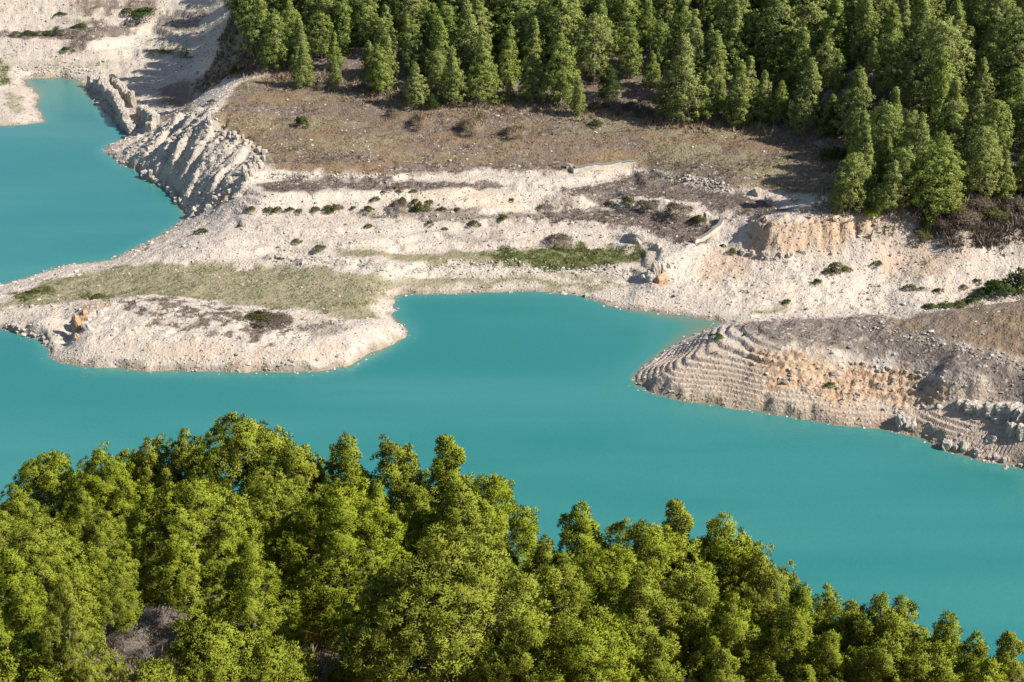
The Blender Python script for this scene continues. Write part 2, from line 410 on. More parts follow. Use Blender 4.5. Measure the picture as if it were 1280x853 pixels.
dark = mx(m_mott, m_forest * 0.85, mask([(318,230),(360,222),(480,221),(560,227),(640,229),(600,238),(520,239),(440,237),(340,243)], 0.5, 0.6, 0.4, 7),
          mask([(700,242),(740,233),(792,216),(860,229),(920,241),(970,252),(985,264),(900,263),(860,251),(790,246),(720,249)], 0.6, 0.9, 0.4, 8),
          mask([(660,268),(720,259),(780,262),(850,271),(900,276),(893,292),(862,306),(810,291),(750,281),(690,276)], 0.6, 0.8, 0.4, 9),
          0.75 * mask([(440,269),(520,262),(600,264),(680,268),(690,275),(560,276),(470,273)], 0.5, 0.7, 0.5, 10),
          0.8 * mask([(360,196),(400,190),(470,193),(465,203),(400,204)], 0.5, 0.8), 0.55 * mask([(500,190),(580,183),(640,190),(560,196)], 0.5, 0.9),
          0.85 * mask([(905,407),(1000,399),(1100,395),(1120,412),(1200,432),(1300,466),(1300,495),(1200,466),(1120,449),(1060,440),(1000,430),(950,421)], 0.7, 0.6, 0.4, 11),
          0.6 * mask([(420,118),(640,134),(760,152),(740,160),(600,146),(440,130)], 1.0, 1.2),
          0.95 * mask([(-20,39),(80,38),(100,30),(175,30),(180,36),(125,47),(102,62),(80,66),(84,50),(-20,47)], 0.5, 0.9, 0.5, 12), 0.8 * mask([(80,4),(140,2),(200,4),(200,12),(120,16)], 0.5, 1.2, 0.5, 19), 0.7 * mask([(190,20),(245,8),(262,16),(240,40),(200,44)], 0.6, 1.2, 0.5, 20),
          scrub,
          0.6 * mask([(395,402),(420,400),(430,410),(400,425),(365,415)], 0.6, 0.6),
          0.5 * mask([(655,254),(690,244),(715,238),(720,250),(690,262)], 0.6, 0.8),
          0.6 * mask([(1110,285),(1160,290),(1180,300),(1150,306),(1100,300),(1080,300)], 0.8, 0.8), 0.4 * mask([(530,292),(620,292),(640,302),(560,304)], 0.5, 0.9))
olive = mx(m_olive * 0.95, m_mott2, mask([(420,312),(500,318),(600,315),(700,308),(806,312),(812,322),(760,333),(680,333),(600,328),(500,327),(430,320)], 0.5, 0.6, 0.4, 14),
           0.7 * mask([(800,178),(900,185),(1000,210),(980,232),(900,222),(840,205)], 1.0, 1.6, 0.4, 15), 0.6 * mask([(690,342),(760,345),(790,352),(700,352)], 0.4, 0.5),
           0.7 * mask([(8,116),(28,118),(32,138),(20,142),(6,132)], 0.5, 0.6), 0.35 * mask([(0,72),(60,78),(150,78),(150,84),(0,82)], 0.5, 0.9),
           0.8 * mask([(1185,254),(1250,262),(1255,285),(1215,290),(1185,278)], 0.8, 1.0), 0.8 * mask([(935,388),(985,380),(985,394),(940,394)], 0.4, 0.6))
green = mx(mask([(600,322),(640,312),(720,308),(800,312),(800,328),(720,333),(640,331)], 0.6, 0.9, 0.4, 16), 0.8 * mask([(10,366),(60,358),(70,366),(20,378)], 0.4, 0.9),
           0.5 * mask([(716,211),(740,203),(792,196),(793,203),(740,209)], 0.3, 0.2), 0.5 * mask([(95,368),(130,364),(150,374),(110,378)], 0.4, 0.8),
           0.6 * mask([(185,62),(235,58),(240,72),(190,70)], 0.5, 1.0), 0.7 * mask([(0,72),(10,78),(14,104),(0,108)], 0.4, 0.4))
orange = mx(m_bluff * 0.9 * smooth(0.2, 0.6, m_bluff), 0.6 * mask([(1015,492),(1075,500),(1066,528),(1030,524)], 0.6, 0.6), m_cliff * 0.75,
            mask([(816,342),(832,340),(838,354),(820,358)], 0.4, 0.2), 0.5 * mask([(1110,306),(1200,312),(1240,326),(1160,340),(1090,330)], 1.2, 1.6),
            0.35 * mask([(150,424),(260,432),(400,444),(440,440),(430,458),(300,458),(180,448)], 0.6, 1.2), 0.5 * mask([(860,330),(905,305),(960,322),(940,340),(880,352)], 1.0, 1.0),
            0.8 * mask([(96,382),(132,376),(140,384),(108,392)], 0.4, 0.3), 0.35 * mask([(480,240),(620,238),(660,245),(640,262),(560,254)], 0.6, 1.2),
            0.35 * mask([(800,470),(840,440),(960,450),(1280,500),(1280,580),(1000,520),(850,500)], 0.8, 0.8), 0.8 * mask([(270,244),(285,238),(288,252),(268,262)], 0.3, 0.4))
rockm = mx(m_rock * 0.85, m_fin * 0.9, 0.5 * mask([(0,400),(40,408),(56,424),(30,418),(0,410)], 0.4, 0.4), 0.6 * mask([(380,324),(450,332),(480,336),(480,342),(430,338)], 0.3, 0.4),
           0.5 * mask([(690,330),(795,336),(795,345),(690,342)], 0.3, 0.4))
bright = mx(0.9 * mask([(320,214),(480,219),(510,219),(510,224),(330,224)], 0.4, 0.5), 0.9 * mask([(330,244),(480,240),(620,240),(690,236),(700,256),(640,262),(480,252),(330,262)], 0.5, 0.6),
            0.8 * mask([(820,322),(870,306),(910,300),(890,340),(850,362),(820,340)], 0.8, 0.6), mask([(330,416),(370,410),(380,425),(345,430)], 0.4, 0.5), 0.8 * mask([(100,40),(200,38),(190,58),(110,66)], 0.8, 0.8),
            0.8 * mask([(150,376),(220,377),(210,386),(150,384)], 0.3, 0.8), 0.7 * mask([(560,320),(680,333),(690,341),(540,340)], 0.3, 0.4), 0.6 * mask([(1000,345),(1100,345),(1180,360),(1100,386),(1000,384)], 1.2, 1.2))
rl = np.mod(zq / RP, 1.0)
dark = np.maximum(dark, m_ring * (sd > 0.3) * 0.7 * np.exp(-((rl - 0.40) / 0.12) ** 2) * smooth(-0.5, 0.3, fbm(XX * 0.5, YY * 0.5, 2, 66)))  # painted dark lines along the riser toes, standing in for shade under the steps
wetb = (1 - smooth(0.05, 0.75, sd + 0.45 * fbm(XX * 0.5, YY * 0.8, 2, 35)))

# ------------------------------------------------------------------ material helpers
class NT:
    def __init__(self, name):
        self.m = bpy.data.materials.new(name)
        self.m.use_nodes = True
        self.t = self.m.node_tree
        self.n = self.t.nodes; self.l = self.t.links
        self.bsdf = self.n['Principled BSDF']
        self.out = self.n['Material Output']
        self._pos = None
    def new(self, typ, **kw):
        nd = self.n.new(typ)
        for k, v in kw.items():
            setattr(nd, k, v)
        return nd
    def put(self, sock, v):
        if hasattr(v, 'is_linked') or isinstance(v, bpy.types.NodeSocket):
            self.l.new(v, sock)
        elif v is not None:
            if isinstance(v, tuple) and len(v) == 3 and sock.type == 'RGBA':
                v = v + (1.0,)
            sock.default_value = v
    def pos(self):
        if self._pos is None:
            self._pos = self.new('ShaderNodeNewGeometry').outputs['Position']
        return self._pos
    def obj(self):
        return self.new('ShaderNodeTexCoord').outputs['Object']
    def noise(self, scale, detail=3.0, vec=None, rough=0.55):
        nd = self.new('ShaderNodeTexNoise')
        self.put(nd.inputs['Vector'], vec or self.pos())
        nd.inputs['Scale'].default_value = scale
        nd.inputs['Detail'].default_value = detail
        nd.inputs['Roughness'].default_value = rough
        return nd.outputs['Fac']
    def voronoi(self, scale, vec=None, feature='F1', out='Distance'):
        nd = self.new('ShaderNodeTexVoronoi', feature=feature)
        self.put(nd.inputs['Vector'], vec or self.pos())
        nd.inputs['Scale'].default_value = scale
        return nd.outputs[out]
    def ramp(self, fac, lo, hi, a=0.0, b=1.0):
        nd = self.new('ShaderNodeMapRange', interpolation_type='SMOOTHSTEP')
        self.put(nd.inputs[0], fac)
        for i, v in enumerate((lo, hi, a, b)):
            nd.inputs[i + 1].default_value = v
        return nd.outputs[0]
    def mix(self, fac, a, b, blend='MIX'):
        nd = self.new('ShaderNodeMix', data_type='RGBA', blend_type=blend)
        self.put(nd.inputs[0], fac); self.put(nd.inputs[6], a); self.put(nd.inputs[7], b)
        return nd.outputs[2]
    def math(self, op, a, b=None, clamp=False):
        nd = self.new('ShaderNodeMath', operation=op, use_clamp=clamp)
        self.put(nd.inputs[0], a)
        if b is not None:
            self.put(nd.inputs[1], b)
        return nd.outputs[0]
    def attr(self, name, out='Fac'):
        return self.new('ShaderNodeAttribute', attribute_name=name).outputs[out]
    def bump(self, h, strength=0.5, dist=0.1):
        nd = self.new('ShaderNodeBump')
        nd.inputs['Strength'].default_value = strength
        nd.inputs['Distance'].default_value = dist
        self.put(nd.inputs['Height'], h)
        return nd.outputs[0]
    def done(self, col, rough=0.9, normal=None, spec=0.2):
        self.put(self.bsdf.inputs['Base Color'], col)
        self.put(self.bsdf.inputs['Roughness'], rough)
        self.bsdf.inputs['Specular IOR Level'].default_value = spec
        if normal is not None:
            self.l.new(normal, self.bsdf.inputs['Normal'])
        return self.m

def ground_material():
    g = NT('bare_lake_shore')
    big = g.noise(0.09, 4); mid = g.noise(0.6, 5); fine = g.noise(3.2, 5, rough=0.7)
    vor = g.voronoi(2.6); vcol = g.voronoi(2.6, out='Color'); vor2 = g.voronoi(6.5)
    vc = g.new('ShaderNodeSeparateColor'); g.l.new(vcol, vc.inputs[0])
    white = g.mix(g.ramp(mid, 0.35, 0.68), (0.68, 0.57, 0.46), (0.57, 0.495, 0.425))
    white = g.mix(g.ramp(big, 0.45, 0.7, 0, 0.6), white, (0.64, 0.53, 0.415))
    white = g.mix(g.ramp(fine, 0.6, 0.78, 0, 0.55), white, (0.33, 0.29, 0.25))
    white = g.mix(g.ramp(vc.outputs[0], 0.86, 0.97, 0, 0.5), white, (0.80, 0.76, 0.70))
    c = white
    c = g.mix(g.attr('bright'), c, g.mix(g.ramp(fine, 0.55, 0.75, 0, 0.35), (0.76, 0.665, 0.54), (0.5, 0.42, 0.34)))
    rk = g.mix(g.ramp(mid, 0.35, 0.65), (0.66, 0.57, 0.465), (0.52, 0.455, 0.385))
    rk = g.mix(g.ramp(fine, 0.6, 0.75, 0, 0.6), rk, (0.26, 0.23, 0.2))
    c = g.mix(g.attr('rock'), c, rk)
    orn = g.mix(g.ramp(mid, 0.35, 0.65), (0.55, 0.32, 0.175), (0.64, 0.47, 0.31))
    orn = g.mix(g.ramp(fine, 0.58, 0.75, 0, 0.5), orn, (0.36, 0.19, 0.10))
    c = g.mix(g.math('MULTIPLY', g.attr('orange'), g.ramp(mid, 0.2, 0.55, 0.45, 1.0)), c, orn)
    br = g.mix(g.ramp(mid, 0.36, 0.64), (0.25, 0.178, 0.118), (0.235, 0.178, 0.14))
    br = g.mix(g.ramp(big, 0.42, 0.62, 0, 0.7), br, (0.32, 0.215, 0.115))
    br = g.mix(g.ramp(fine, 0.62, 0.78, 0, 0.6), br, (0.44, 0.37, 0.29))
    c = g.mix(g.math('MULTIPLY', g.attr('brown'), g.ramp(fine, 0.15, 0.45, 0.55, 1.0)), c, br)
    ol = g.mix(g.ramp(mid, 0.35, 0.65), (0.30, 0.275, 0.155), (0.36, 0.31, 0.20))
    ol = g.mix(g.ramp(fine, 0.62, 0.8, 0, 0.6), ol, (0.5, 0.45, 0.34))
    c = g.mix(g.math('MULTIPLY', g.attr('olive'), g.ramp(fine, 0.15, 0.4, 0.6, 1.0)), c, ol)
    c = g.mix(g.math('MULTIPLY', g.attr('green'), g.ramp(mid, 0.3, 0.6, 0.25, 1.0)), c, g.mix(g.ramp(fine, 0.4, 0.6), (0.10, 0.14, 0.035), (0.17, 0.18, 0.06)))
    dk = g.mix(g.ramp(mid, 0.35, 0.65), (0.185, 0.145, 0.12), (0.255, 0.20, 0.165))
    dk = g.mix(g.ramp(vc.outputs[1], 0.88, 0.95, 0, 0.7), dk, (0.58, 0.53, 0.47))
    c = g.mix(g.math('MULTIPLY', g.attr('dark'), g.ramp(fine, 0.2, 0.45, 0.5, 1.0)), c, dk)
    c = g.mix(g.math('MULTIPLY', g.attr('wet'), 0.75), c, g.mix(g.ramp(mid, 0.4, 0.6), (0.36, 0.27, 0.185), (0.28, 0.225, 0.165)))
    h = g.math('ADD', g.math('MULTIPLY', g.ramp(vor, 0.0, 0.55, 1.0, 0.0), 0.7), g.math('ADD', g.math('MULTIPLY', fine, 0.9), g.math('MULTIPLY', g.ramp(vor2, 0, 0.5, 1, 0), 0.35)))
    c = g.mix(1.0, c, (0.70, 0.70, 0.70), 'MULTIPLY')
    return g.done(c, 0.93, g.bump(h, 0.7, 0.16), 0.1)

def mesh_np(name, V, F, mat=None, smooth_shade=False, attrs=None, normals=None):
    """V (n,3); F (m,3) or (m,4) int arrays, or a list of both"""
    me = bpy.data.meshes.new(name)
    Fs = F if isinstance(F, list) else [F]
    V = np.ascontiguousarray(V, dtype=np.float32)
    me.vertices.add(len(V)); me.vertices.foreach_set('co', V.ravel())
    nl = sum(f.size for f in Fs); nf = sum(len(f) for f in Fs)
    me.loops.add(nl); me.polygons.add(nf)
    me.loops.foreach_set('vertex_index', np.concatenate([f.ravel() for f in Fs]).astype(np.int32))
    tot = np.concatenate([np.full(len(f), f.shape[1]) for f in Fs]).astype(np.int32)
    st = np.concatenate([[0], np.cumsum(tot)[:-1]]).astype(np.int32)
    me.polygons.foreach_set('loop_start', st)
    me.polygons.foreach_set('loop_total', tot)
    me.polygons.foreach_set('use_smooth', np.full(nf, smooth_shade))
    if attrs:
        for k, a in attrs.items():
            at = me.attributes.new(k, 'FLOAT', 'POINT')
            at.data.foreach_set('value', np.ascontiguousarray(a, dtype=np.float32).ravel())
    me.update(calc_edges=True)
    if normals is not None:
        me.normals_split_custom_set_from_vertices(np.ascontiguousarray(normals, dtype=np.float32))
    if mat is not None:
        me.materials.append(mat)
    return me

def add(name, me, parent=None, loc=None, rotz=0.0, scale=None, label=None, cat=None, group=None, kind=None):
    o = bpy.data.objects.new(name, me)
    COL.objects.link(o)
    if parent is not None:
        o.parent = parent
    if loc is not None:
        o.location = loc
    o.rotation_euler = (0, 0, rotz)
    if scale is not None:
        o.scale = scale if not np.isscalar(scale) else (scale,) * 3
    for k, v in (('label', label), ('category', cat), ('group', group), ('kind', kind)):
        if v:
            o[k] = v
    return o

# ------------------------------------------------------------------ terrain objects
nr = len(ys)
idx = np.arange(nr * NXs).reshape(nr, NXs)
Q = np.stack([idx[:-1, :-1], idx[:-1, 1:], idx[1:, 1:], idx[1:, :-1]], -1).reshape(-1, 4)
zq4 = Z.ravel()[Q]
Q = Q[zq4.max(1) > -2.2]
used = np.zeros(nr * NXs, bool); used[Q.ravel()] = True
remap = np.cumsum(used) - 1
Vt = np.stack([XX, YY, Z], -1).reshape(-1, 3)[used]
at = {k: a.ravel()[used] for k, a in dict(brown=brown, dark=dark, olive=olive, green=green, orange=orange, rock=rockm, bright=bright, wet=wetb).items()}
MAT_GROUND = ground_material()
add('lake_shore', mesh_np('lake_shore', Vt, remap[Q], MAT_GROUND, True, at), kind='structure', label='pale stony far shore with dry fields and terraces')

# near hillside under the camera
def near_z(x, y):
    x = np.asarray(x, float); y = np.asarray(y, float)
    z = np.interp(y, [-30, 0, 25, 40, 50, 60, 75, 90, 105, 112, 130], [90, 71, 52, 44, 39.5, 35.5, 28, 18, 6, -0.5, -6])
    z = z - 0.25 * np.clip(x + 15, 0, 60) * smooth(125, 70, y) - 0.10 * np.clip(-x - 22, 0, 80)
    return z + 0.5 * fbm(x * 0.12, y * 0.12, 3, 90) + 0.12 * fbm(x * 0.9, y * 0.9, 3, 91)
gx = np.arange(-70, 70.1, 0.8); gy = np.arange(-30, 128.1, 0.8)
NX2, NY2 = np.meshgrid(gx, gy)
NZ2 = near_z(NX2, NY2)
i2 = np.arange(NX2.size).reshape(NX2.shape)
Q2 = np.stack([i2[:-1, :-1], i2[:-1, 1:], i2[1:, 1:], i2[1:, :-1]], -1).reshape(-1, 4)
def hill_material():
    g = NT('scrub_hillside')
    mid = g.noise(0.7, 5); fine = g.noise(5, 5, rough=0.7)
    c = g.mix(g.ramp(mid, 0.35, 0.65), (0.24, 0.17, 0.11), (0.30, 0.25, 0.20))
    c = g.mix(g.ramp(fine, 0.55, 0.72, 0, 0.8), c, (0.5, 0.44, 0.37))
    c = g.mix(1.0, c, (0.75, 0.75, 0.75), 'MULTIPLY')
    return g.done(c, 0.95, g.bump(fine, 0.8, 0.15), 0.1)
add('hillside', mesh_np('hillside', np.stack([NX2, NY2, NZ2], -1).reshape(-1, 3), Q2, hill_material(), True), kind='structure', label='scrubby near hillside below the pines')

# ------------------------------------------------------------------ lake
def water_material():
    g = NT('turquoise_lake_water')
    d = g.attr('shallow')
    big = g.noise(0.018, 3)
    streak = g.new('ShaderNodeMapping'); g.l.new(g.pos(), streak.inputs[0]); streak.inputs['Scale'].default_value = (0.012, 0.05, 1)
    st = g.noise(1.0, 4, streak.outputs[0])
    deep = g.mix(g.ramp(big, 0.35, 0.65), (0.032, 0.206, 0.192), (0.040, 0.222, 0.206))
    deep = g.mix(g.ramp(st, 0.38, 0.68, 0, 0.9), deep, (0.066, 0.255, 0.235))
    c = g.mix(g.ramp(d, 0.0, 0.6), deep, (0.06, 0.25, 0.225))
    c = g.mix(g.ramp(d, 0.6, 1.0), c, (0.20, 0.24, 0.165))
    rip = g.new('ShaderNodeMapping'); g.l.new(g.pos(), rip.inputs[0]); rip.inputs['Scale'].default_value = (0.9, 1.6, 1); rip.inputs['Rotation'].default_value = (0, 0, 0.35)
    h = g.math('ADD', g.noise(1.6, 3, rip.outputs[0]), g.math('MULTIPLY', g.noise(5.5, 2, rip.outputs[0]), 0.35))
    c = g.mix(1.0, c, (0.60, 0.715, 0.74), 'MULTIPLY')
    m = g.done(c, g.ramp(st, 0.35, 0.65, 0.05, 0.16), g.bump(h, 0.26, 0.10), 0.5)
    g.bsdf.inputs['IOR'].default_value = 1.33
    return m
wx = np.arange(-150, 150.1, 1.0); wy = np.concatenate([np.arange(60, 140, 2.0), np.arange(140, 290.1, 1.0)])
WX, WY = np.meshgrid(wx, wy)
wd = np.minimum(poly_dist(WX, WY, lag_line), poly_dist(WX, WY, lake_line))
wd = np.where(inside(WX, WY, lag_poly) | inside(WX, WY, lake_poly), wd, 0)
ix1, iy1 = at_z(890, 404, 0); ix2, iy2 = at_z(70, 104, 0)
reach = 4.2 * (1 + 0.5 * fbm(WX * 0.07, WY * 0.07, 2, 60)) + 26 * np.exp(-((WX - ix1) ** 2 + (WY - iy1) ** 2) / 60) + 12 * np.exp(-((WX - ix2) ** 2 / 300 + (WY - iy2) ** 2 / 120))
shallow = np.exp(-wd / (reach * 0.27))
ix3, iy3 = at_z(868, 405, 0)
shallow = np.maximum(shallow, 0.8 * np.exp(-(((WX - ix3) / 6.0) ** 2 + ((WY - iy3) / 5.5) ** 2)))
iw = np.arange(WX.size).reshape(WX.shape)
QW = np.stack([iw[:-1, :-1], iw[:-1, 1:], iw[1:, 1:], iw[1:, :-1]], -1).reshape(-1, 4)
add('lake_water', mesh_np('lake_water', np.stack([WX, WY, 0 * WX], -1).reshape(-1, 3), QW, water_material(), True, {'shallow': shallow.ravel()}), kind='structure',
    label='turquoise reservoir water')

# ------------------------------------------------------------------ plant materials
def leaf_material(name, c1, c2, c3, trans=0.3):
    g = NT(name)
    r = g.new('ShaderNodeObjectInfo').outputs['Random']
    tone = g.attr('tone')
    c = g.mix(tone, c1, c2)
    c = g.mix(g.math('MULTIPLY', r, 0.75), c, c3)
    tr = g.new('ShaderNodeBsdfTranslucent')
    g.put(tr.inputs[0], g.mix(0.35, c, (0.20, 0.22, 0.02)))
    m = g.done(c, 0.65, None, 0.08)
    ms = g.new('ShaderNodeMixShader')
    ms.inputs[0].default_value = trans
    g.l.new(g.bsdf.outputs[0], ms.inputs[1]); g.l.new(tr.outputs[0], ms.inputs[2])
    g.l.new(ms.outputs[0], g.out.inputs[0])
    return m
def bark_material(name, a, b):
    g = NT(name)
    v = g.obj()
    f = g.noise(6, 4, v)
    return g.done(g.mix(g.ramp(f, 0.35, 0.65), a, b), 0.95, g.bump(f, 0.6, 0.05), 0.1)
M_NEAR = leaf_material('near_pine_needles', (0.15, 0.19, 0.016), (0.268, 0.305, 0.026), (0.225, 0.24, 0.036), 0.10)
M_FAR = leaf_material('far_pine_needles', (0.165, 0.215, 0.045), (0.26, 0.31, 0.07), (0.25, 0.275, 0.10), 0.15)
M_DARK = leaf_material('dark_shrub_leaves', (0.045, 0.085, 0.018), (0.07, 0.11, 0.025), (0.05, 0.07, 0.02), 0.25)
M_SHRUB = leaf_material('green_shrub_leaves', (0.07, 0.085, 0.025), (0.12, 0.13, 0.035), (0.10, 0.09, 0.03), 0.25)
M_DRY = leaf_material('dry_shrub_twigs', (0.12, 0.09, 0.07), (0.19, 0.15, 0.115), (0.15, 0.12, 0.10), 0.15)
M_STRAW = leaf_material('dry_grass_blades', (0.21, 0.155, 0.10), (0.30, 0.23, 0.15), (0.26, 0.20, 0.135), 0.15)
M_GRASS = leaf_material('green_grass_blades', (0.12, 0.13, 0.05), (0.19, 0.185, 0.08), (0.15, 0.15, 0.065), 0.25)
M_LUSH = leaf_material('lush_grass_blades', (0.085, 0.12, 0.03), (0.15, 0.18, 0.05), (0.13, 0.13, 0.05), 0.25)
M_TWIG = leaf_material('grey_scrub_twigs', (0.17, 0.14, 0.125), (0.26, 0.22, 0.19), (0.2, 0.17, 0.14), 0.1)
M_BARK = bark_material('pine_bark', (0.14, 0.11, 0.09), (0.24, 0.20, 0.17))

def tube(pts, rad, k=6):
    pts = np.asarray(pts, float); rad = np.asarray(rad, float)
    n_ = len(pts)
    tg = np.gradient(pts, axis=0); tg /= np.linalg.norm(tg, axis=1)[:, None] + 1e-9
    up = np.where(np.abs(tg[:, 2:3]) > 0.9, [[1.0, 0, 0]], [[0, 0, 1.0]])
    a = np.cross(tg, up); a /= np.linalg.norm(a, axis=1)[:, None]
    b = np.cross(tg, a)
    th = np.arange(k) * 2 * pi / k
    V = pts[:, None] + rad[:, None, None] * (np.cos(th)[None, :, None] * a[:, None] + np.sin(th)[None, :, None] * b[:, None])
    V = V.reshape(-1, 3)
    i = np.arange(n_ * k).reshape(n_, k)
    F = np.stack([i[:-1], np.roll(i[:-1], -1, 1), np.roll(i[1:], -1, 1), i[1:]], -1).reshape(-1, 4)
    return V, F
def join(parts):
    Vs, Fs, off = [], [], 0
    for V, F in parts:
        Vs.append(V); Fs.append(F + off); off += len(V)
    return np.vstack(Vs), np.vstack(Fs)

LASTN = [None]
def sprays(cent, axis, rad, tone, r, n_per, length, width, out_bias=0.9, up_bias=0.45, tri=False):
    """needle sprays: narrow diamond leaves radiating from puff centres"""
    m_ = len(cent)
    c = np.repeat(cent, n_per, 0); R_ = np.repeat(rad, n_per); ax = np.repeat(axis, n_per, 0)
    d = r.normal(size=(m_ * n_per, 3))
    d /= np.linalg.norm(d, axis=1)[:, None]
    d = d + ax * out_bias + np.array([0, 0, up_bias])
    d /= np.linalg.norm(d, axis=1)[:, None] + 1e-9
    p0 = c + d * (R_ * r.uniform(0.25, 0.85, len(c)))[:, None]
    dd = d + 0.45 * r.normal(size=d.shape) + np.array([0, 0, 0.25])
    dd /= np.linalg.norm(dd, axis=1)[:, None]
    L = length * r.uniform(0.6, 1.25, len(c)); Wd = width * r.uniform(0.7, 1.3, len(c))
    s = np.cross(dd, r.normal(size=d.shape)); s /= np.linalg.norm(s, axis=1)[:, None] + 1e-9
    tip = p0 + dd * L[:, None]
    midp = p0 + dd * (L * 0.55)[:, None]
    axn = ax / (np.linalg.norm(ax, axis=1)[:, None] + 1e-9)
    on = 0.45 * d + 0.6 * axn
    flip = np.einsum('ij,ij->i', np.cross(s, dd), on) > 0      # upper faces look out of the puff
    s = np.where(flip[:, None], s, -s)
    V = np.stack([p0, midp + s * Wd[:, None] * 0.5, tip, midp - s * Wd[:, None] * 0.5], 1).reshape(-1, 3)
    gn = np.cross(s, dd); gn /= np.linalg.norm(gn, axis=1)[:, None] + 1e-9
    nn = on + 0.45 * gn; nn /= np.linalg.norm(nn, axis=1)[:, None]
    LASTN[0] = np.repeat(nn, 4, 0)
    k_ = 4
    if tri:                                        # single slender needles bundles: base and tip
        k_ = 3
        q0 = p0 + dd * (L * 0.2)[:, None]
        V = np.stack([q0 + s * Wd[:, None] * 0.5, tip, q0 - s * Wd[:, None] * 0.5], 1).reshape(-1, 3)
        LASTN[0] = np.repeat(nn, 3, 0)
    F = np.arange(len(V)).reshape(-1, k_)
    tn = np.repeat(np.clip(np.repeat(tone, n_per) + r.normal(0, 0.12, len(c)), 0, 1), k_)
    return V, F, tn

def make_pine(seed, h=8.0, R_=2.2, profile='cone', n_lobe=26, n_puff=44, n_per=34, length=0.12, width=0.04, puff=0.24, low=0.1, mat=None, lean=0.0, slim=1.0, under=-0.45, core=0.5, lw=(0.34, 0.52), lr=(1.15, 1.75), tri=False, outw=0.25):
    """a pine: trunk, limbs and a crown of upright rounded boughs, each covered with tufts of needles"""
    r = np.random.default_rng(seed)
    nt = 9
    tz = np.linspace(0, 0.95 * h, nt)
    bend = np.cumsum(r.normal(0, 0.05, (nt, 2)), 0) * h / 8 + lean * (tz / h)[:, None] ** 1.5 * np.array([[1.0, 0.3]])
    trunk = np.column_stack([bend - bend[0], tz]); trunk[0, 2] = -0.5
    parts = [tube(trunk, np.interp(tz / h, [0, 1], [0.022 * h, 0.004 * h]), 7)]
    def prof(t):
        if profile == 'cone':
            return (1 - t) ** 0.85 * min(1, 0.55 + t * 3.0) + 0.04
        if profile == 'oval':
            return max(0.0, 1 - t) ** 0.55 * min(1, 0.55 + t * 2.2) * 0.95 + 0.05
        return max(0.0, 1 - ((t - 0.38) / 0.66) ** 2) ** 0.6 + 0.05
    lobes = []                                         # centre, axis, half width, half length, outward
    ga = r.uniform(0, 6.28)
    for k in range(n_lobe):
        f = (k + r.uniform(0.1, 0.9)) / n_lobe
        t = f ** (1.15 if profile != 'cone' else 1.0) * 0.9
        z = h * (low + t * (1 - low))
        p = prof(t)
        ga += 2.399963 + r.normal(0, 0.35)
        hw = np.clip(R_ * p * r.uniform(*lw), 0.26, 0.42 * R_) * slim
        rad = max(0.0, R_ * p * r.uniform(0.86, 1.08) - hw * 0.95)
        if t > 0.72:
            rad *= 0.65
        hl = hw * r.uniform(*lr)
        out = np.array([cos(ga), sin(ga), 0.0])
        bx = np.interp(z, tz, trunk[:, 0]); by = np.interp(z, tz, trunk[:, 1])
        c = np.array([bx, by, z]) + out * rad + [0, 0, r.normal(0, 0.12)]
        ax = np.array([0, 0, 1.0]) + out * r.uniform(0.15, 0.6); ax /= np.linalg.norm(ax)
        lobes.append((c, ax, hw, hl, out))
        zb = max(0.12 * h, z - r.uniform(0.3, 0.9))
        b0 = np.array([np.interp(zb, tz, trunk[:, 0]), np.interp(zb, tz, trunk[:, 1]), zb])
        m_ = (b0 + c) / 2 + [0, 0, -0.08]
        parts.append(tube([b0, m_, c], [0.035, 0.026, 0.012], 4))
        for q in range(3):
            e = c + r.normal(0, 0.55 * hw, 3)
            parts.append(tube([m_, (m_ + e) / 2 + r.normal(0, 0.05, 3), e], [0.016, 0.012, 0.006], 3))
    for t in np.linspace(0.15, 0.93, 7):               # foliage close to the trunk and the leader
        z = h * (low + t * (1 - low)); p = prof(t)
        c = np.array([np.interp(z, tz, trunk[:, 0]), np.interp(z, tz, trunk[:, 1]), z])
        lobes.append((c, np.array([0, 0, 1.0]), max(0.24, core * R_ * p) * slim, max(0.45, 0.55 * R_ * p), np.array([0, 0, 0.4])))
    P, AX, RD, TN = [], [], [], []
    base_t = r.uniform(0.4, 0.6)
    for c, ax, hw, hl, out in lobes:
        m_ = int(n_puff * np.clip((hw / (0.85 * lw[1] * R_ * 0.8)) ** 1.6, 0.25, 1.3)) + 5
        d = r.normal(size=(m_ * 3, 3)); d /= np.linalg.norm(d, axis=1)[:, None]
        d = d[(d @ ax > under) & (d @ out > -0.75)][:m_]
        s1 = np.cross(ax, [1.0, 0.2, 0.1]); s1 /= np.linalg.norm(s1); s2 = np.cross(ax, s1)
        loc = np.column_stack([d @ s1 * hw, d @ s2 * hw, d @ ax * hl])
        bump = r.uniform(0.72, 1.1, len(d)) * (1 + 0.16 * np.sin(5 * d[:, 0] + 4 * d[:, 2] + r.uniform(0, 6)))
        pos = c + (loc[:, :1] * s1 + loc[:, 1:2] * s2 + loc[:, 2:] * ax) * bump[:, None]
        nrm_ = np.column_stack([d @ s1 / hw, d @ s2 / hw, d @ ax / hl])
        nrm_ = nrm_[:, :1] * s1 + nrm_[:, 1:2] * s2 + nrm_[:, 2:] * ax
        nrm_ /= np.linalg.norm(nrm_, axis=1)[:, None]
        P.append(pos); AX.append(nrm_ * 0.8 + out * outw + [0, 0, 0.1]); RD.append(np.full(len(d), puff) * r.uniform(0.7, 1.25, len(d)))
        TN.append(np.clip(base_t + r.normal(0, 0.13) + r.normal(0, 0.13, len(d)), 0, 1))
    V, F, tn = sprays(np.vstack(P), np.vstack(AX), np.concatenate(RD), np.concatenate(TN), r, n_per, length, width, 0.7, 0.35, tri)
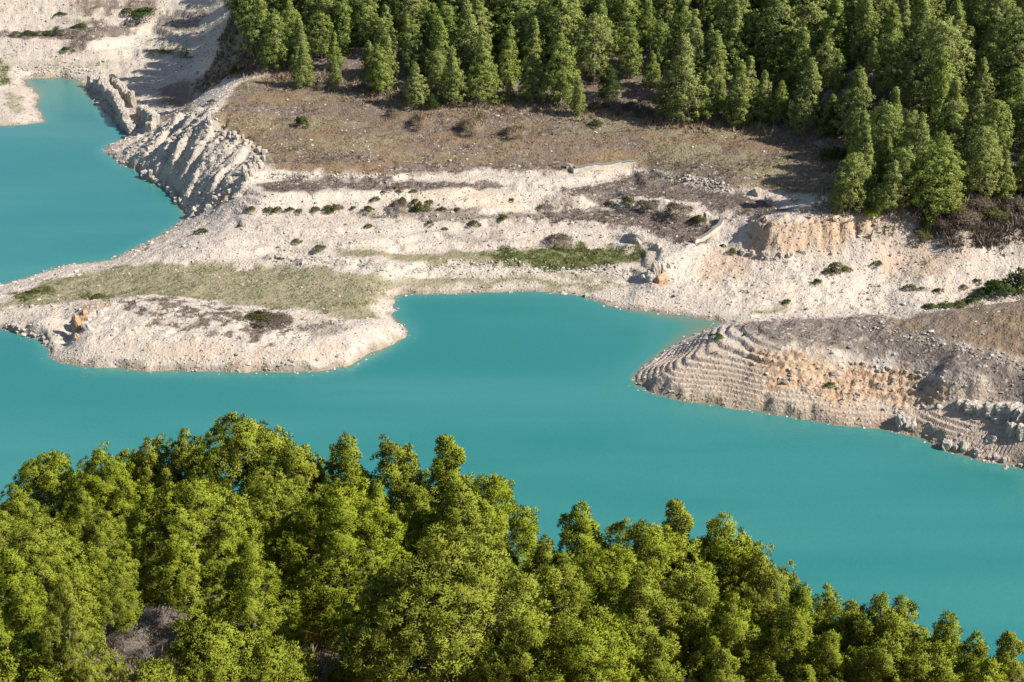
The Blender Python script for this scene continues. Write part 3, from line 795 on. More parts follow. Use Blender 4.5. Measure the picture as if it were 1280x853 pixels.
    TV, TF = join(parts)
    zs = h / np.sort(V[:, 2])[-60]
    V[:, 2] *= zs; TV[:, 2] *= zs
    V[:, 2] = np.maximum(V[:, 2], 0.02)
    crown = mesh_np('pine_crown', V, F, mat, True, {'tone': tn}, LASTN[0])
    wood = mesh_np('pine_wood', TV, TF, M_BARK, True)
    return crown, wood

def make_shrub(seed, n_puff=26, n_per=26, mat=None, spread=1.0, height=0.7, length=0.16, width=0.05, up=0.5):
    r = np.random.default_rng(seed)
    th = r.uniform(0, 2 * pi, n_puff); rr = np.sqrt(r.uniform(0, 1, n_puff)) * spread * 0.5
    lob = 1 + 0.3 * np.sin(2 * th + r.uniform(0, 6)) + 0.2 * np.sin(3 * th + r.uniform(0, 6))
    rr = rr * lob
    zz = height * np.sqrt(np.clip(1 - (rr / (0.62 * spread)) ** 2, 0.05, 1)) * r.uniform(0.25, 0.9, n_puff)
    cen = np.column_stack([rr * np.cos(th), rr * np.sin(th), zz])
    ax = cen / (np.linalg.norm(cen, axis=1)[:, None] + 1e-6)
    V, F, tn = sprays(cen, ax, np.full(n_puff, 0.22 * spread), np.clip(r.normal(0.5, 0.25, n_puff), 0, 1), r, n_per, length, width, 0.5, up)
    V[:, 2] = np.maximum(V[:, 2], -0.05)
    return mesh_np('shrub_leaves', V, F, mat, True, {'tone': tn}, LASTN[0])

ORD = ['first','second','third','fourth','fifth','sixth','seventh','eighth','ninth','tenth','eleventh','twelfth','thirteenth','fourteenth','fifteenth','sixteenth','seventeenth',
       'eighteenth','nineteenth','twentieth','twenty-first','twenty-second','twenty-third','twenty-fourth','twenty-fifth','twenty-sixth','twenty-seventh','twenty-eighth',
       'twenty-ninth','thirtieth','thirty-first','thirty-second','thirty-third','thirty-fourth','thirty-fifth','thirty-sixth','thirty-seventh','thirty-eighth','thirty-ninth','fortieth']
def plant_tree(var, loc, h, wscale, rotz, label, group, h0=8.0):
    root = bpy.data.objects.new('pine_tree', None)
    root.empty_display_size = 0.5
    COL.objects.link(root)
    root.location = loc
    root.rotation_euler = (0, 0, rotz)
    s = h / h0
    root.scale = (s * wscale, s * wscale, s)
    root['label'] = label; root['category'] = 'pine tree'; root['group'] = group
    add('trunk', var[1], root)
    add('crown', var[0], root)
    return root

# ------------------------------------------------------------------ near pines
NEARV = []
for k, (prof, R_, low) in enumerate([('oval', 2.4, 0.08), ('round', 2.5, 0.10), ('cone', 2.5, 0.06), ('cone', 2.8, 0.06), ('oval', 2.7, 0.08)]):
    NEARV.append(make_pine(100 + k, 8.0, R_, prof, n_lobe=[38, 42, 36, 40, 44][k], n_puff=36, n_per=66, length=0.115, width=0.044, puff=0.21, low=low, mat=M_NEAR, lean=[0, .3, -.2, .1, .2][k], under=-0.2, core=0.34, lw=(0.22, 0.34), lr=(1.6, 2.4), tri=True, outw=0.45))
BUSHV = make_pine(190, 8.0, 4.0, 'round', n_lobe=26, n_puff=60, n_per=40, length=0.28, width=0.12, puff=0.5, low=0.0, mat=M_NEAR)
# top pixel, distance, width factor, row
NEAR = [
 # against the lake
 (18,618,80,1.0,'s'),(54,568,86,1.0,'s'),(100,610,80,.9,'s'),(132,562,84,.85,'s'),(163,562,87,.8,'s'),(194,550,85,.85,'s'),(236,539,84,.95,'s'),(296,519,83,1.0,'s'),(356,558,82,.9,'s'),
 (397,585,84,.8,'s'),(427,543,82,1.0,'s'),(470,600,80,.8,'s'),(501,550,82,.95,'s'),(561,548,81,1.0,'s'),(602,596,80,.9,'s'),(640,690,78,.7,'s'),
 (679,670,76,.9,'s'),(728,627,76,1.05,'s'),(798,652,76,1.0,'s'),(848,630,78,1.0,'s'),(911,639,79,.95,'s'),(940,668,80,.7,'s'),(961,694,78,.8,'s'),
 (1002,729,76,.9,'s'),(1030,728,78,.85,'s'),(1062,754,76,.85,'s'),(1102,748,74,1.0,'s'),(1137,748,76,1.0,'s'),(1179,766,75,1.0,'s'),(1220,790,74,1.0,'s'),(1268,794,76,1.0,'s'),
 # middle of the slope
 (-15,640,70,1.1,'m'),(45,650,70,1.1,'m'),(120,640,76,.85,'m'),(228,603,72,1.15,'m'),(170,632,75,.9,'m'),(310,672,66,1.15,'m'),(345,600,75,.95,'m'),(433,610,72,1.15,'m'),
 (530,610,74,1.0,'m'),(575,605,72,1.1,'m'),(622,680,70,.8,'m'),(700,700,68,1.1,'m'),(760,690,72,1.0,'m'),(800,708,68,1.1,'m'),(870,705,70,1.05,'m'),
 (925,745,68,1.0,'m'),(985,765,68,1.0,'m'),(1045,790,68,1.0,'m'),(1105,800,68,1.0,'m'),(1165,810,68,1.1,'m'),(1230,825,68,1.0,'m'),
 # front row
 (10,690,62,1.2,'f'),(82,720,60,.75,'f'),(474,723,64,1.0,'f'),(575,672,62,1.25,'f'),(660,760,60,1.0,'f'),(740,770,60,1.1,'f'),(830,800,60,1.1,'f'),(910,815,60,1.0,'f'),
 (262,788,56,1.2,'b'),(345,806,55,1.1,'b'),(190,832,54,.85,'b'),(30,800,55,1.2,'b'),
]
SKYL = np.array(sorted([(a, b) for a, b, c, d, e in NEAR if e == 's']))
near_xy = []
rowname = {'s': ('against the turquoise water along the skyline row', 'near pines against the lake'), 'm': ('in the middle row of the near slope', 'near pines in the middle of the slope'),
           'f': ('in the front row at the bottom', 'near pines at the front'), 'b': ('low at the bottom edge', 'low young pines at the bottom edge')}
size_w = lambda h: 'tall' if h > 9 else ('short' if h < 6 else 'mid-sized')
shape_w = ['oval', 'broad rounded', 'slim conical', 'conical', 'wide oval']
cnt = {}
nrm = {}
for u, v, dist, wf, row in sorted(NEAR, key=lambda t: t[0]):
    dx, dy, dz = ray(u, v)
    t = dist / math.sqrt(dx * dx + dy * dy + dz * dz)
    x, y, zt = dx * t, dy * t, CAM_H + dz * t
    g = float(near_z(x, y))
    h = zt - g
    lo_h = 2.6 if row == 'b' else 5.2
    if h < lo_h or h > (3.2 if row == 'b' else 12):                       # slide along the sight line until the tree has a natural height
        want = 2.9 if row == 'b' else min(max(h, 5.6), 11.5)
        best = None
        for tt in np.linspace(0.75, 1.3, 80):
            xx, yy, zz = dx * t * tt, dy * t * tt, CAM_H + dz * t * tt
            e = abs(zz - float(near_z(xx, yy)) - want) + abs(tt - 1) * 4
            if best is None or e < best[0]:
                best = (e, xx, yy, zz - float(near_z(xx, yy)))
        _, x, y, h = best
        g = float(near_z(x, y))
    h = max(h, 2.2)
    k = random.randrange(len(NEARV))
    cnt[row] = cnt.get(row, -1) + 1
    if row == 'b':
        lab = f'{ORD[cnt[row]]} low bushy yellow-green young pine from the left at the bottom edge'
    else:
        lab = f'{shape_w[k]} yellow-green pine, {ORD[cnt[row]]} from the left {rowname[row][0]}'
    w = wf * (1.0 if h > 6 else 1.0 + (6 - h) * 0.14) * (0.62 if row == 'b' else 1.0)
    plant_tree(BUSHV if row == 'b' else NEARV[k], (x, y, g), h, w, random.uniform(0, 6.28), lab, rowname[row][1])
    near_xy.append((x, y, h))
# trees that fill the slope between them
def in_gap(u, v):
    return (140 < u < 250 and v > 735) or (380 < u < 470 and v > 750)
fill = []
tries = 0
while tries < 5000 and len(fill) < 10:
    tries += 1
    y = random.uniform(60, 100); x = random.uniform(-0.36, 0.36) * (y + 15)
    if min((x - a) ** 2 + (y - b) ** 2 for a, b, c in near_xy) < 2.7 ** 2:
        continue
    g = float(near_z(x, y))
    if g < 2:
        continue
    h = random.uniform(5.5, 8.5)
    u, v, d = to_px(x, y, g + h); ub, vb, _ = to_px(x, y, g)
    if v < np.interp(u, SKYL[:, 0], SKYL[:, 1]) + 22 or v > 900:
        continue
    if any(in_gap(ub + du, v + (vb - v) * f) for du in (-45, 0, 45) for f in (0.4, 0.7, 1.0)):
        continue
    near_xy.append((x, y, h)); fill.append((u, x, y, g, h))
for i, (u, x, y, g, h) in enumerate(sorted(fill)):
    k = random.randrange(len(NEARV))
    plant_tree(NEARV[k], (x, y, g), h, random.uniform(0.85, 1.1), random.uniform(0, 6.28), f'half-hidden yellow-green pine, {ORD[min(i, 39)]} from the left between the near pine rows' if i < 40 else f'half-hidden yellow-green pine, {ORD[len(fill) - 1 - i]} from the right between the near pine rows', 'half hidden near pines')

# ------------------------------------------------------------------ far forest
FARV = []
for k, (prof, R_, low, pf) in enumerate([('cone', 2.1, 0.04, .40), ('cone', 2.5, 0.06, .42), ('cone', 2.2, 0.08, .40), ('oval', 2.2, 0.12, .44), ('round', 2.1, 0.18, .46), ('cone', 1.8, 0.03, .36), ('round', 2.4, 0.16, .48), ('oval', 1.8, 0.05, .38)]):
    FARV.append(make_pine(300 + k, 8.0, R_, prof, n_lobe=[30, 34, 28, 28, 26, 28, 28, 26][k], n_puff=16, n_per=26, length=0.2, width=0.085, puff=0.27, low=low * 0.6, mat=M_FAR, lean=[0, .2, -.2, .3, .1, 0, -.3, .2][k]))
FARD = []
for k in range(2):
    FARD.append(make_pine(340 + k, 8.0, 2.2, 'oval', n_lobe=26, n_puff=16, n_per=24, length=0.2, width=0.085, puff=0.27, low=0.02, mat=M_DARK))
# (u, top v, base v, kind) measured on the edge of the wood
FRONT = [(300,-38,22,2),(313,-20,44,3),(328,-6,64,1),(318,-60,10,0),(346,17,88,3),(380,56,110,0),(420,73,107,2),(476,58,117,3),(521,81,134,1),(565,62,131,0),(603,60,129,1),(637,102,127,2),(665,70,128,3),(700,45,133,3),(722,97,144,7),
         (832,80,145,5),(853,48,149,0),(881,93,151,1),(899,102,142,5),(921,80,157,5),(952,91,152,0),(974,103,153,2),(1008,78,163,0),(1036,120,170,2),(1067,88,172,1),
         (1063,195,263,4),(1047,224,265,2),(1110,203,267,3),(1094,234,267,4),(1124,186,258,6),(1165,184,272,6),(1180,196,266,3),(1135,152,215,3),(1172,166,222,4),(1105,170,222,2),
         (1225,175,248,6),(1252,190,248,0),(1280,180,246,3),(1310,180,246,2)]
fxy = []
FR = []
fh = lambda a, b: np.maximum(far_z(a, b), 0)
for i, (u, vt, vb, k) in enumerate(sorted(FRONT)):
    x, y = hit(u, vb, fh)
    z = float(far_z(x, y))
    d = y * CP + (CAM_H - z) * SP
    dep = math.atan2(CAM_H - z, y)
    h = (vb - vt) * d / FPX / cos(dep)
    FR.append((u, x, y, z, h, k)); fxy.append((x, y))
for i, (u, x, y, z, h, k) in enumerate(FR):
    tone = ['pointed', 'broad conical', 'oval', 'full oval', 'round-topped', 'slim pointed', 'broad round-topped', 'slim oval'][k]
    plant_tree(FARV[k], (x, y, z), h * 1.02, random.uniform(0.98, 1.2), random.uniform(0, 6.28), f'{tone} pine, {ORD[i]} from the left along the front edge of the far wood', 'pines on the edge of the far wood')
# special dark green ones
for u, vt, vb, w, lab in [(762,82,124,1.5,'dark green bushy young tree in the gap of the far wood'), (1159,238,289,0.75,'bright dark green slim tree at the foot of the right pine clump'),
                          (540,118,136,1.9,'small bright green bush-like tree at the foot of a front pine, far wood'), (1040,130,172,1.2,'dark green small tree in the shade of the far wood corner')]:
    x, y = hit(u, vb, fh); z = float(far_z(x, y))
    d = y * CP + (CAM_H - z) * SP
    h = (vb - vt) * d / FPX / cos(math.atan2(CAM_H - z, y))
    plant_tree(FARD[random.randrange(2)], (x, y, z), h, w, random.uniform(0, 6.28), lab, 'dark green young trees by the far wood')
    fxy.append((x, y))
inner = []
tries = 0
fps = np.vstack([forest_poly])
cand = np.column_stack([np.random.default_rng(8).uniform(-60, 120, 14000), np.random.default_rng(9).uniform(180, 335, 14000)])
okc = inside(cand[:, 0], cand[:, 1], forest_poly) & (poly_dist(cand[:, 0], cand[:, 1], np.vstack([forest_poly, forest_poly[:1]])) > 1.5)
arr = np.array(fxy)
for x, y in cand[okc]:
    z = float(far_z(x, y))
    h = float(np.clip(rng.normal(8.6, 1.7), 5.0, 12))
    ed = float(poly_dist(np.array([x]), np.array([y]), fw)[0])
    h *= 0.72 + 0.28 * min(1.0, ed / 12.0)
    u, v, d = to_px(x, y, z + h); ub, vb, _ = to_px(x, y, z)
    if u < 270 or u > 1420 or vb < -30:
        continue
    if u > 1310 and rng.random() < 0.4:
        continue
    lim = 3.1 + 0.4 * rng.random()
    if ((arr[:, 0] - x) ** 2 + (arr[:, 1] - y) ** 2).min() < lim ** 2:
        continue
    # keep the bare gap in the front of the wood
    if 735 < ub < 815 and vb > 122:
        continue
    inner.append((u, v, vb, x, y, z, h))
    arr = np.vstack([arr, [x, y]])
fru = np.array([f[0] for f in FR])
seen = {}
for u, v, vb, x, y, z, h in sorted(inner, key=lambda t: -t[2]):
    k = int(rng.integers(0, len(FARV)))
    j = int(np.argmin(np.abs(fru - u)))
    seen[j] = seen.get(j, 0) + 1
    off = u > 1285 or v < -45
    if u > 1290:
        offn = globals().get('offn', -1) + 1
        lab = f'olive green pine beyond the right edge of the view, {ORD[min(offn, 39)]} up the slope'
    else:
        lab = f'olive pine inside the far wood, {ORD[min(seen[j], 39)-1]} up behind the {ORD[j]} edge pine'
    plant_tree(FARV[k], (x, y, z), h, random.uniform(0.92, 1.2), random.uniform(0, 6.28), lab, 'pines inside the far wood')

# ------------------------------------------------------------------ shrubs
SHR = {k: [make_shrub(500 + 20 * i + j, mat=m, **kw) for j in range(3)] for i, (k, m, kw) in enumerate([
    ('green', M_SHRUB, dict(height=0.55, length=0.12, n_puff=34, n_per=34)), ('dark', M_DARK, dict(height=0.6, length=0.12, n_puff=34, n_per=34)), ('dry', M_DRY, dict(height=0.55, length=0.13, width=0.022, n_puff=40, n_per=40)),
    ('reed', M_STRAW, dict(height=0.35, length=0.34, width=0.016, up=1.8, n_puff=40, n_per=36)), ('yellow', M_NEAR, dict(height=0.7, length=0.1, width=0.03, n_puff=40, n_per=50)), ('twig', M_TWIG, dict(height=0.6, length=0.13, width=0.011, n_puff=70, n_per=60, up=0.8))])}
def shrub(u, v, wpx, kind, label, group, hf=1.0, f=fh):
    x, y = hit(u, v, f, 120 if f is fh else 30)
    z = float(f(x, y))
    d = y * CP + (CAM_H - z) * SP
    w = wpx * d / FPX
    me = SHR[kind][random.randrange(3)]
    add('shrub', me, None, (x, y, z - 0.02), random.uniform(0, 6.28), (w, w, w * hf), label, 'shrub', group)
row1 = [(314,264,9),(336,265,10),(347,266,10),(362,264,9),(374,266,8),(394,264,10),(409,264,12),(420,263,13),(441,262,7),(461,264,11),(469,251,9),(503,252,9),(520,257,11),(526,264,17),(537,256,9),(552,264,9),(571,264,8)]
for i, (u, v, w) in enumerate(row1):
    shrub(u, v, w, 'green', f'{ORD[i]} green shrub from the left in the row on the pale terrace', 'green shrubs on the pale terrace', 0.9)
for i, (u, v, w) in enumerate([(479,242,5),(498,241,6),(517,241,7),(494,236,4),(538,282,8),(592,284,12),(628,276,11),(640,252,6),(461,285,7),(556,288,6)]):
    shrub(u, v, w, 'green', 'tiny green shrub on the middle terraces, ' + ['above the row, leftmost', 'above the row, second', 'above the row, third', 'above the row, highest', 'below the right end of the row', 'by the dark strip, left', 'by the dark strip, right', 'right of the shrub row', 'low on the left', 'low in the middle'][i], 'tiny shrubs on the terraces')
singles = [
 (378,158,15,'dark','lone olive bush with a shadow in the brown field left of the wood',1.3), (490,146,17,'dry','grey dry bush in the brown field below the front pine',0.9),
 (528,158,26,'reed','clump of pale dry reeds in the brown field',0.8), (590,165,28,'reed','wider clump of grey dry reeds, right one in the brown field',0.8),
 (644,170,34,'reed','low yellowish grass clump in the brown field',0.4), (745,159,13,'dark','dark green bush at the right below the yellow-green edge pine',1.0),
 (498,263,21,'dry','round dry brown bush among the green shrub row',1.0), (763,258,11,'green','small green shrub left of the pair by the upper terrace boulders',0.9),
 (786,256,16,'green','green shrub beside the pale boulder on the dark terrace',0.9), (812,264,30,'dry','wide dry bush leaning on the pale boulder',0.7),
 (848,270,32,'dry','dome-shaped brown dry bush right of the pale boulder',0.8), (874,279,17,'green','bright green shrub left of the dark grey boulder',0.9),
 (915,316,10,'green','green shrub in the shade edge of the orange cliff',0.9), (904,309,7,'green','little shrub on the white rib beside the cliff shadow',0.9),
 (682,262,20,'dry','brown dry bush at the left end of the dark terrace',0.5), (700,305,30,'dry','brown dry brush at the upper edge of the green terrace strip',0.5),
 (1046,200,28,'green','pale green shrub at the corner of the right pine clump',0.9), (296,93,15,'green','small green bush on the lip of the shaded gully',1.1),
 (1090,272,20,'yellow','small yellow-green bush on the orange cliff top',0.8), (265,130,9,'green','small shrub at the brow of the left limestone cliff',0.9),
 (1036,342,12,'green','left of the three green shrubs on the pale right slope',0.7), (1047,337,18,'green','largest of the three green shrubs on the pale right slope',0.7),
 (1059,339,11,'green','right of the three green shrubs on the pale right slope',0.7), (1096,332,13,'dark','flat dark shrub right of the three on the pale slope',0.5),
 (1021,356,9,'dark','dark shrub below the three green shrubs on the pale slope',1.2), (983,380,10,'dark','dark shrub by the grassy patch near the inlet',0.8),
 (1138,362,13,'green','left shrub of the row low on the pale right slope',0.7), (1153,363,9,'dry','dry shrub second in the row low on the pale right slope',0.7),
 (1174,365,10,'green','third shrub in the row low on the pale right slope',0.7), (1205,361,9,'green','fourth shrub in the row low on the pale right slope',0.7),
 (1222,354,10,'green','upper shrub near the right end of the pale slope',0.7), (1244,357,14,'dark','dark shrub above the shaded hollow at the right edge',0.7),
 (1227,370,20,'dark','wide dark bush at the left of the shaded hollow at right edge',0.7), (1252,370,34,'dark','big dark bush in the shaded hollow at the right edge',0.8), (1277,362,34,'dark','tall dark bush cut by the right edge of the picture',1.1),
 (1165,386,16,'green','left bush of the green line behind the peninsula brow',0.6), (1182,385,18,'dark','second bush of the green line behind the peninsula brow',0.6), (1200,383,18,'green','third bush of the green line behind the peninsula brow',0.6), (1217,379,18,'dark','right bush of the green line behind the peninsula brow',0.6),
 (896,424,14,'dark','single dark green shrub on the stepped tip of the right peninsula',0.7), (931,420,6,'green','tiny shrub right of the dark one on the peninsula',0.8), (1038,484,11,'dark','dark bush clinging to the orange bluff of the peninsula',0.7),
 (340,404,40,'dry','wide low brown shrub on the bluff of the spit',0.3), (325,401,34,'green','olive shrub at the left of the wide brown one on the spit',0.35),
 (40,366,12,'green','bright green clump on the meadow at the left edge',0.4), (122,373,14,'green','green clump behind the orange outcrop on the spit',0.5), (252,292,14,'green','green shrub on the slope above the lagoon corner',0.6),
 (1252,250,15,'yellow','yellow-green bush at the foot of the right forest edge',1.0), (160,18,16,'green','green bush on the far left bench, left of the pair',0.6), (180,20,30,'dark','wide dark bush on the far left bench, right of the pair',0.5),
 (100,36,14,'dark','dark bush at the fork of the brown strips, far left bench',0.6), (84,64,12,'dark','dark bush at the lower end of the brown strip, far left slope',0.6), (76,20,11,'dark','small dark bush on the upper far left slope',0.6),
 (300,284,6,'green','tiny shrub at the left on the pale lower terrace',0.8), (400,312,13,'green','low green shrub above the dry stone bank',0.6), (372,304,10,'green','small shrub left above the dry stone bank',0.6),
]
for u, v, w, k, lab, hf in singles:
    shrub(u, v, w, k, lab, 'single shrubs on the far shore', hf)
for i, u in enumerate([22, 36, 49, 62, 76]):
    shrub(u, 45 - i * 0.3, 15, 'dark' if i % 2 else 'dry', f'{ORD[i]} shrub from the left in the dark strip on the far left bench', 'shrubs of the far left strip', 0.6)
for i, (u, v, w) in enumerate([(1190,262,34),(1222,258,36),(1205,276,40),(1240,272,34),(1268,262,36),(1180,285,26),(1150,296,24)]):
    shrub(u, v, w, 'dry' if i % 3 else 'green', f'{ORD[i]} bush of the brown thicket below the right forest edge, counted downwards', 'thicket bushes below the right forest edge', 0.55)
for i, (u, v, w) in enumerate([(770,138,30),(790,140,26),(745,138,24),(805,146,22),(455,114,18),(500,124,20),(400,112,16)]):
    shrub(u, v, w, 'dry', f'{ORD[i]} grey leafless bush under the far edge pines, counted from the gap', 'grey bushes under the far edge pines', 0.7)

# near scrub in the openings
nf = lambda a, b: near_z(a, b)
for i, (u, v, w, k) in enumerate([(150,775,40,'twig'),(175,790,50,'twig'),(205,785,46,'twig'),(160,815,44,'twig'),(185,840,50,'twig'),(215,812,40,'twig'),(120,840,44,'twig'),(60,830,50,'twig'),(228,800,40,'yellow'),(140,760,30,'twig'),
                               (400,800,46,'twig'),(430,795,44,'twig'),(410,770,40,'twig'),(395,838,36,'reed'),(420,842,40,'reed'),(445,846,40,'reed'),(465,850,34,'reed'),(405,855,40,'reed'),(440,862,50,'reed')]):
    shrub(u, v, w, k, f'{ORD[i]} dry scrub clump in the openings between the near pines', 'dry scrub between the near pines', 0.8, nf)

# ------------------------------------------------------------------ stones
t_ = (1 + 5 ** 0.5) / 2
ICO_V = np.array([(-1,t_,0),(1,t_,0),(-1,-t_,0),(1,-t_,0),(0,-1,t_),(0,1,t_),(0,-1,-t_),(0,1,-t_),(t_,0,-1),(t_,0,1),(-t_,0,-1),(-t_,0,1)]) / math.sqrt(1 + t_ * t_)
ICO_F = np.array([(0,11,5),(0,5,1),(0,1,7),(0,7,10),(0,10,11),(1,5,9),(5,11,4),(11,10,2),(10,7,6),(7,1,8),(3,9,4),(3,4,2),(3,2,6),(3,6,8),(3,8,9),(4,9,5),(2,4,11),(6,2,10),(8,6,7),(9,8,1)])
def stone_material(name, a, b, c):
    g = NT(name)
    tone = g.attr('tone')
    f = g.noise(5, 4)
    col = g.mix(tone, a, b)
    col = g.mix(g.ramp(f, 0.55, 0.75, 0, 0.6), col, c)
    col = g.mix(1.0, col, (0.72, 0.72, 0.72), 'MULTIPLY')
    return g.done(col, 0.9, g.bump(g.noise(9, 4), 0.6, 0.06), 0.15)
M_STONE = stone_material('pale_limestone', (0.30, 0.27, 0.24), (0.74, 0.67, 0.58), (0.34, 0.30, 0.26))
M_GREY = stone_material('grey_limestone', (0.47, 0.41, 0.345), (0.64, 0.565, 0.475), (0.32, 0.275, 0.23))
M_OCHRE = stone_material('ochre_rock', (0.50, 0.30, 0.17), (0.60, 0.42, 0.27), (0.30, 0.18, 0.11))
def stones(name, xs, ys_, size, mat, seed, label, f=far_z, flat=0.7):
    r = np.random.default_rng(seed)
    m_ = len(xs)
    zs = f(xs, ys_)
    V = ICO_V[None] * r.uniform(0.6, 1.25, (m_, 12, 1)) * size[:, None, None] * np.stack([r.uniform(0.7, 1.4, m_), r.uniform(0.7, 1.2, m_), r.uniform(0.5, 1.0, m_) * flat], -1)[:, None, :]
    a = r.uniform(0, 2 * pi, m_)
    ca, sa = np.cos(a)[:, None], np.sin(a)[:, None]
    V = np.stack([V[..., 0] * ca - V[..., 1] * sa, V[..., 0] * sa + V[..., 1] * ca, V[..., 2]], -1)
    V += np.stack([xs, ys_, zs + size * 0.18], -1)[:, None, :]
    F = ICO_F[None] + (np.arange(m_) * 12)[:, None, None]
    tn = np.repeat(r.uniform(0, 1, m_), 12)
    return add(name, mesh_np(name, V.reshape(-1, 3), F.reshape(-1, 3), mat, False, {'tone': tn}), kind='stuff', label=label, cat='stones')
def scatter(count, wfun, seed):
    """points on dry land in view, accepted by a weight from the soil masks"""
    r = np.random.default_rng(seed)
    w = wfun(slice(None), slice(None)) * (sd > 0.15) * half_w(YY) * np.gradient(ys)[:, None]
    c = np.cumsum(w.ravel())
    k = np.clip(np.searchsorted(c, r.random(count) * c[-1]), 0, c.size - 1)
    fi, fj = k // NXs, k % NXs
    x = XX[fi, fj] + r.uniform(-0.15, 0.15, len(fi)); y = YY[fi, fj] + r.uniform(-0.2, 0.2, len(fi))
    return x, y, r
nofor = 1 - np.clip(m_forest * 1.2, 0, 1)
patch = smooth(-0.1, 0.5, fbm(XX * 0.15, YY * 0.15, 3, 77))
bank = smooth(0.25, 0.8, np.hypot(np.gradient(Z, axis=0) / np.gradient(ys)[:, None], np.gradient(Z, axis=1) / (2 * half_w(YY) / NXs)))
pale = np.clip(1 - brown - dark - olive - green, 0, 1)
x, y, r = scatter(17000, lambda i, j: nofor[i, j] * (1 - 0.8 * m_ring[i, j]) * pale[i, j] * (0.25 + 0.5 * bank[i, j] + 0.3 * patch[i, j]), 1)
stones('shore_rubble', x, y, np.exp(r.normal(-2.3, 0.42, len(x))), M_STONE, 2, 'pale limestone rubble strewn over the bare far shore')
x, y, r = scatter(1700, lambda i, j: nofor[i, j] * (1 - 0.6 * m_pen[i, j]) * np.clip(dark + 0.55 * brown + 0.25 * olive, 0, 1)[i, j] * (0.08 + patch[i, j]) * 0.7, 3)
stones('field_stones', x, y, np.exp(r.normal(-2.35, 0.4, len(x))), M_STONE, 4, 'white stones lying on the brown and dark fields')
x, y, r = scatter(1100, lambda i, j: np.clip(m_rock + m_fin + 0.25 * m_bluff + 0.2 * m_cliff, 0, 1)[i, j], 5)
stones('cliff_rubble', x, y, np.exp(r.normal(-2.1, 0.5, len(x))), M_GREY, 6, 'grey rubble blocks on the broken cliffs', flat=0.9)
# stone lines: dry stone banks and the stone edges along terraces and waterline
def stone_line(pts, per_m, size, spread, seed):
    P = resample(hits(pts, fh), 0.6)
    r = np.random.default_rng(seed)
    L = np.linalg.norm(np.diff(P, axis=0), axis=1).sum()
    k = int(L * per_m)
    t = r.uniform(0, len(P) - 1.001, k); i = t.astype(int); f = (t - i)[:, None]
    q = P[i] * (1 - f) + P[i + 1] * f + r.normal(0, spread, (k, 2)) * np.array([1, 1.3])
    return q[:, 0], q[:, 1], np.exp(r.normal(math.log(size), 0.35, k))
for i, (pts, lab, pm, sz, sp) in enumerate([
    ([(345,319),(400,326),(450,334),(480,337)], 'dry stone bank along the upper edge of the green meadow', 14, 0.16, 0.35),
    ([(500,337),(560,332),(640,334),(690,340)], 'pale dry stone bank between the meadow and the green strip', 14, 0.13, 0.35),
    ([(700,338),(750,336),(795,342)], 'grey-white stone bank left of the small rock stack', 14, 0.14, 0.35),
    ([(840,222),(875,227),(912,236)], 'whitish stone bank under the right end of the brown field', 14, 0.17, 0.3),
    ([(1075,404),(1120,416),(1180,430),(1230,445),(1290,464)], 'line of pale stones crossing the peninsula plateau', 8, 0.12, 0.35),
    ([(330,220),(400,219),(470,221),(515,220)], 'low white stone bank under the brown field at left', 8, 0.12, 0.3),
    ([(195,337),(260,344),(330,354),(400,362),(470,370)], 'thin line of white stones across the green meadow', 2.2, 0.10, 0.25),
    ([(20,88),(70,85),(120,88)], 'white stone bank above the head of the lagoon', 12, 0.17, 0.5)]):
    xs_, ys2, sz_ = stone_line(pts, pm, sz, sp, 900 + i)
    o = stones('stone_bank', xs_, ys2, sz_, M_STONE, 950 + i, lab)
    o['category'] = 'stone bank'
# shore stones at the water's edge
sl = resample(np.vstack([lag[6:], ]), 0.5); sl2 = resample(spit[3:-2], 0.5)
q = np.vstack([sl, sl2]); rr_ = np.random.default_rng(77)
q = q[rr_.integers(0, len(q), 1500)] + rr_.normal(0, 0.35, (1500, 2))
stones('waterline_stones', q[:, 0], q[:, 1], np.exp(rr_.normal(-2.5, 0.45, 1500)), M_STONE, 79, 'stones along the waterline', f=lambda a, b: np.maximum(far_z(a, b), -0.05))

def rock_mesh(seed, mat, sub=3, sharp=0.32, strata=0.0, box=0.0):
    """a weathered block: subdivided icosahedron cut by planes and roughened"""
    r = np.random.default_rng(seed)
    V = [tuple(v) for v in ICO_V]; F = [tuple(f) for f in ICO_F]
    for _ in range(sub):
        cache = {}; NF = []
        def midp(a, b):
            k = (min(a, b), max(a, b))
            if k not in cache:
                m_ = np.add(V[a], V[b]); m_ = m_ / np.linalg.norm(m_)
                V.append(tuple(m_)); cache[k] = len(V) - 1
            return cache[k]
        for a, b, c in F:
            ab, bc, ca = midp(a, b), midp(b, c), midp(c, a)
            NF += [(a, ab, ca), (b, bc, ab), (c, ca, bc), (ab, bc, ca)]
        F = NF
    V = np.array(V)
    if box:
        V = V * (1 - box) + box * 0.85 * V / np.abs(V).max(1)[:, None]
    for k in range(8 if box else 22):
        nrm_ = r.normal(size=3); nrm_ /= np.linalg.norm(nrm_)
        d = r.uniform(0.5, 0.8) + 0.35 * (box > 0)
        s = V @ nrm_ - d
        V = V - np.where(s > 0, s, 0)[:, None] * nrm_ * 0.92
    nz = fbm(V[:, 0] * 2.2 + seed, V[:, 1] * 2.2 + V[:, 2] * 1.7, 4, seed % 50)
    V = V * (1 + 0.16 * nz)[:, None]
    if strata:
        V[:, :2] *= (1 + strata * np.sign(np.sin(V[:, 2] * 14 + 2 * V[:, 0])))[:, None]
    return mesh_np('rock', V, np.array(F), mat, False, {'tone': np.clip(0.5 + 0.5 * nz, 0, 1)})
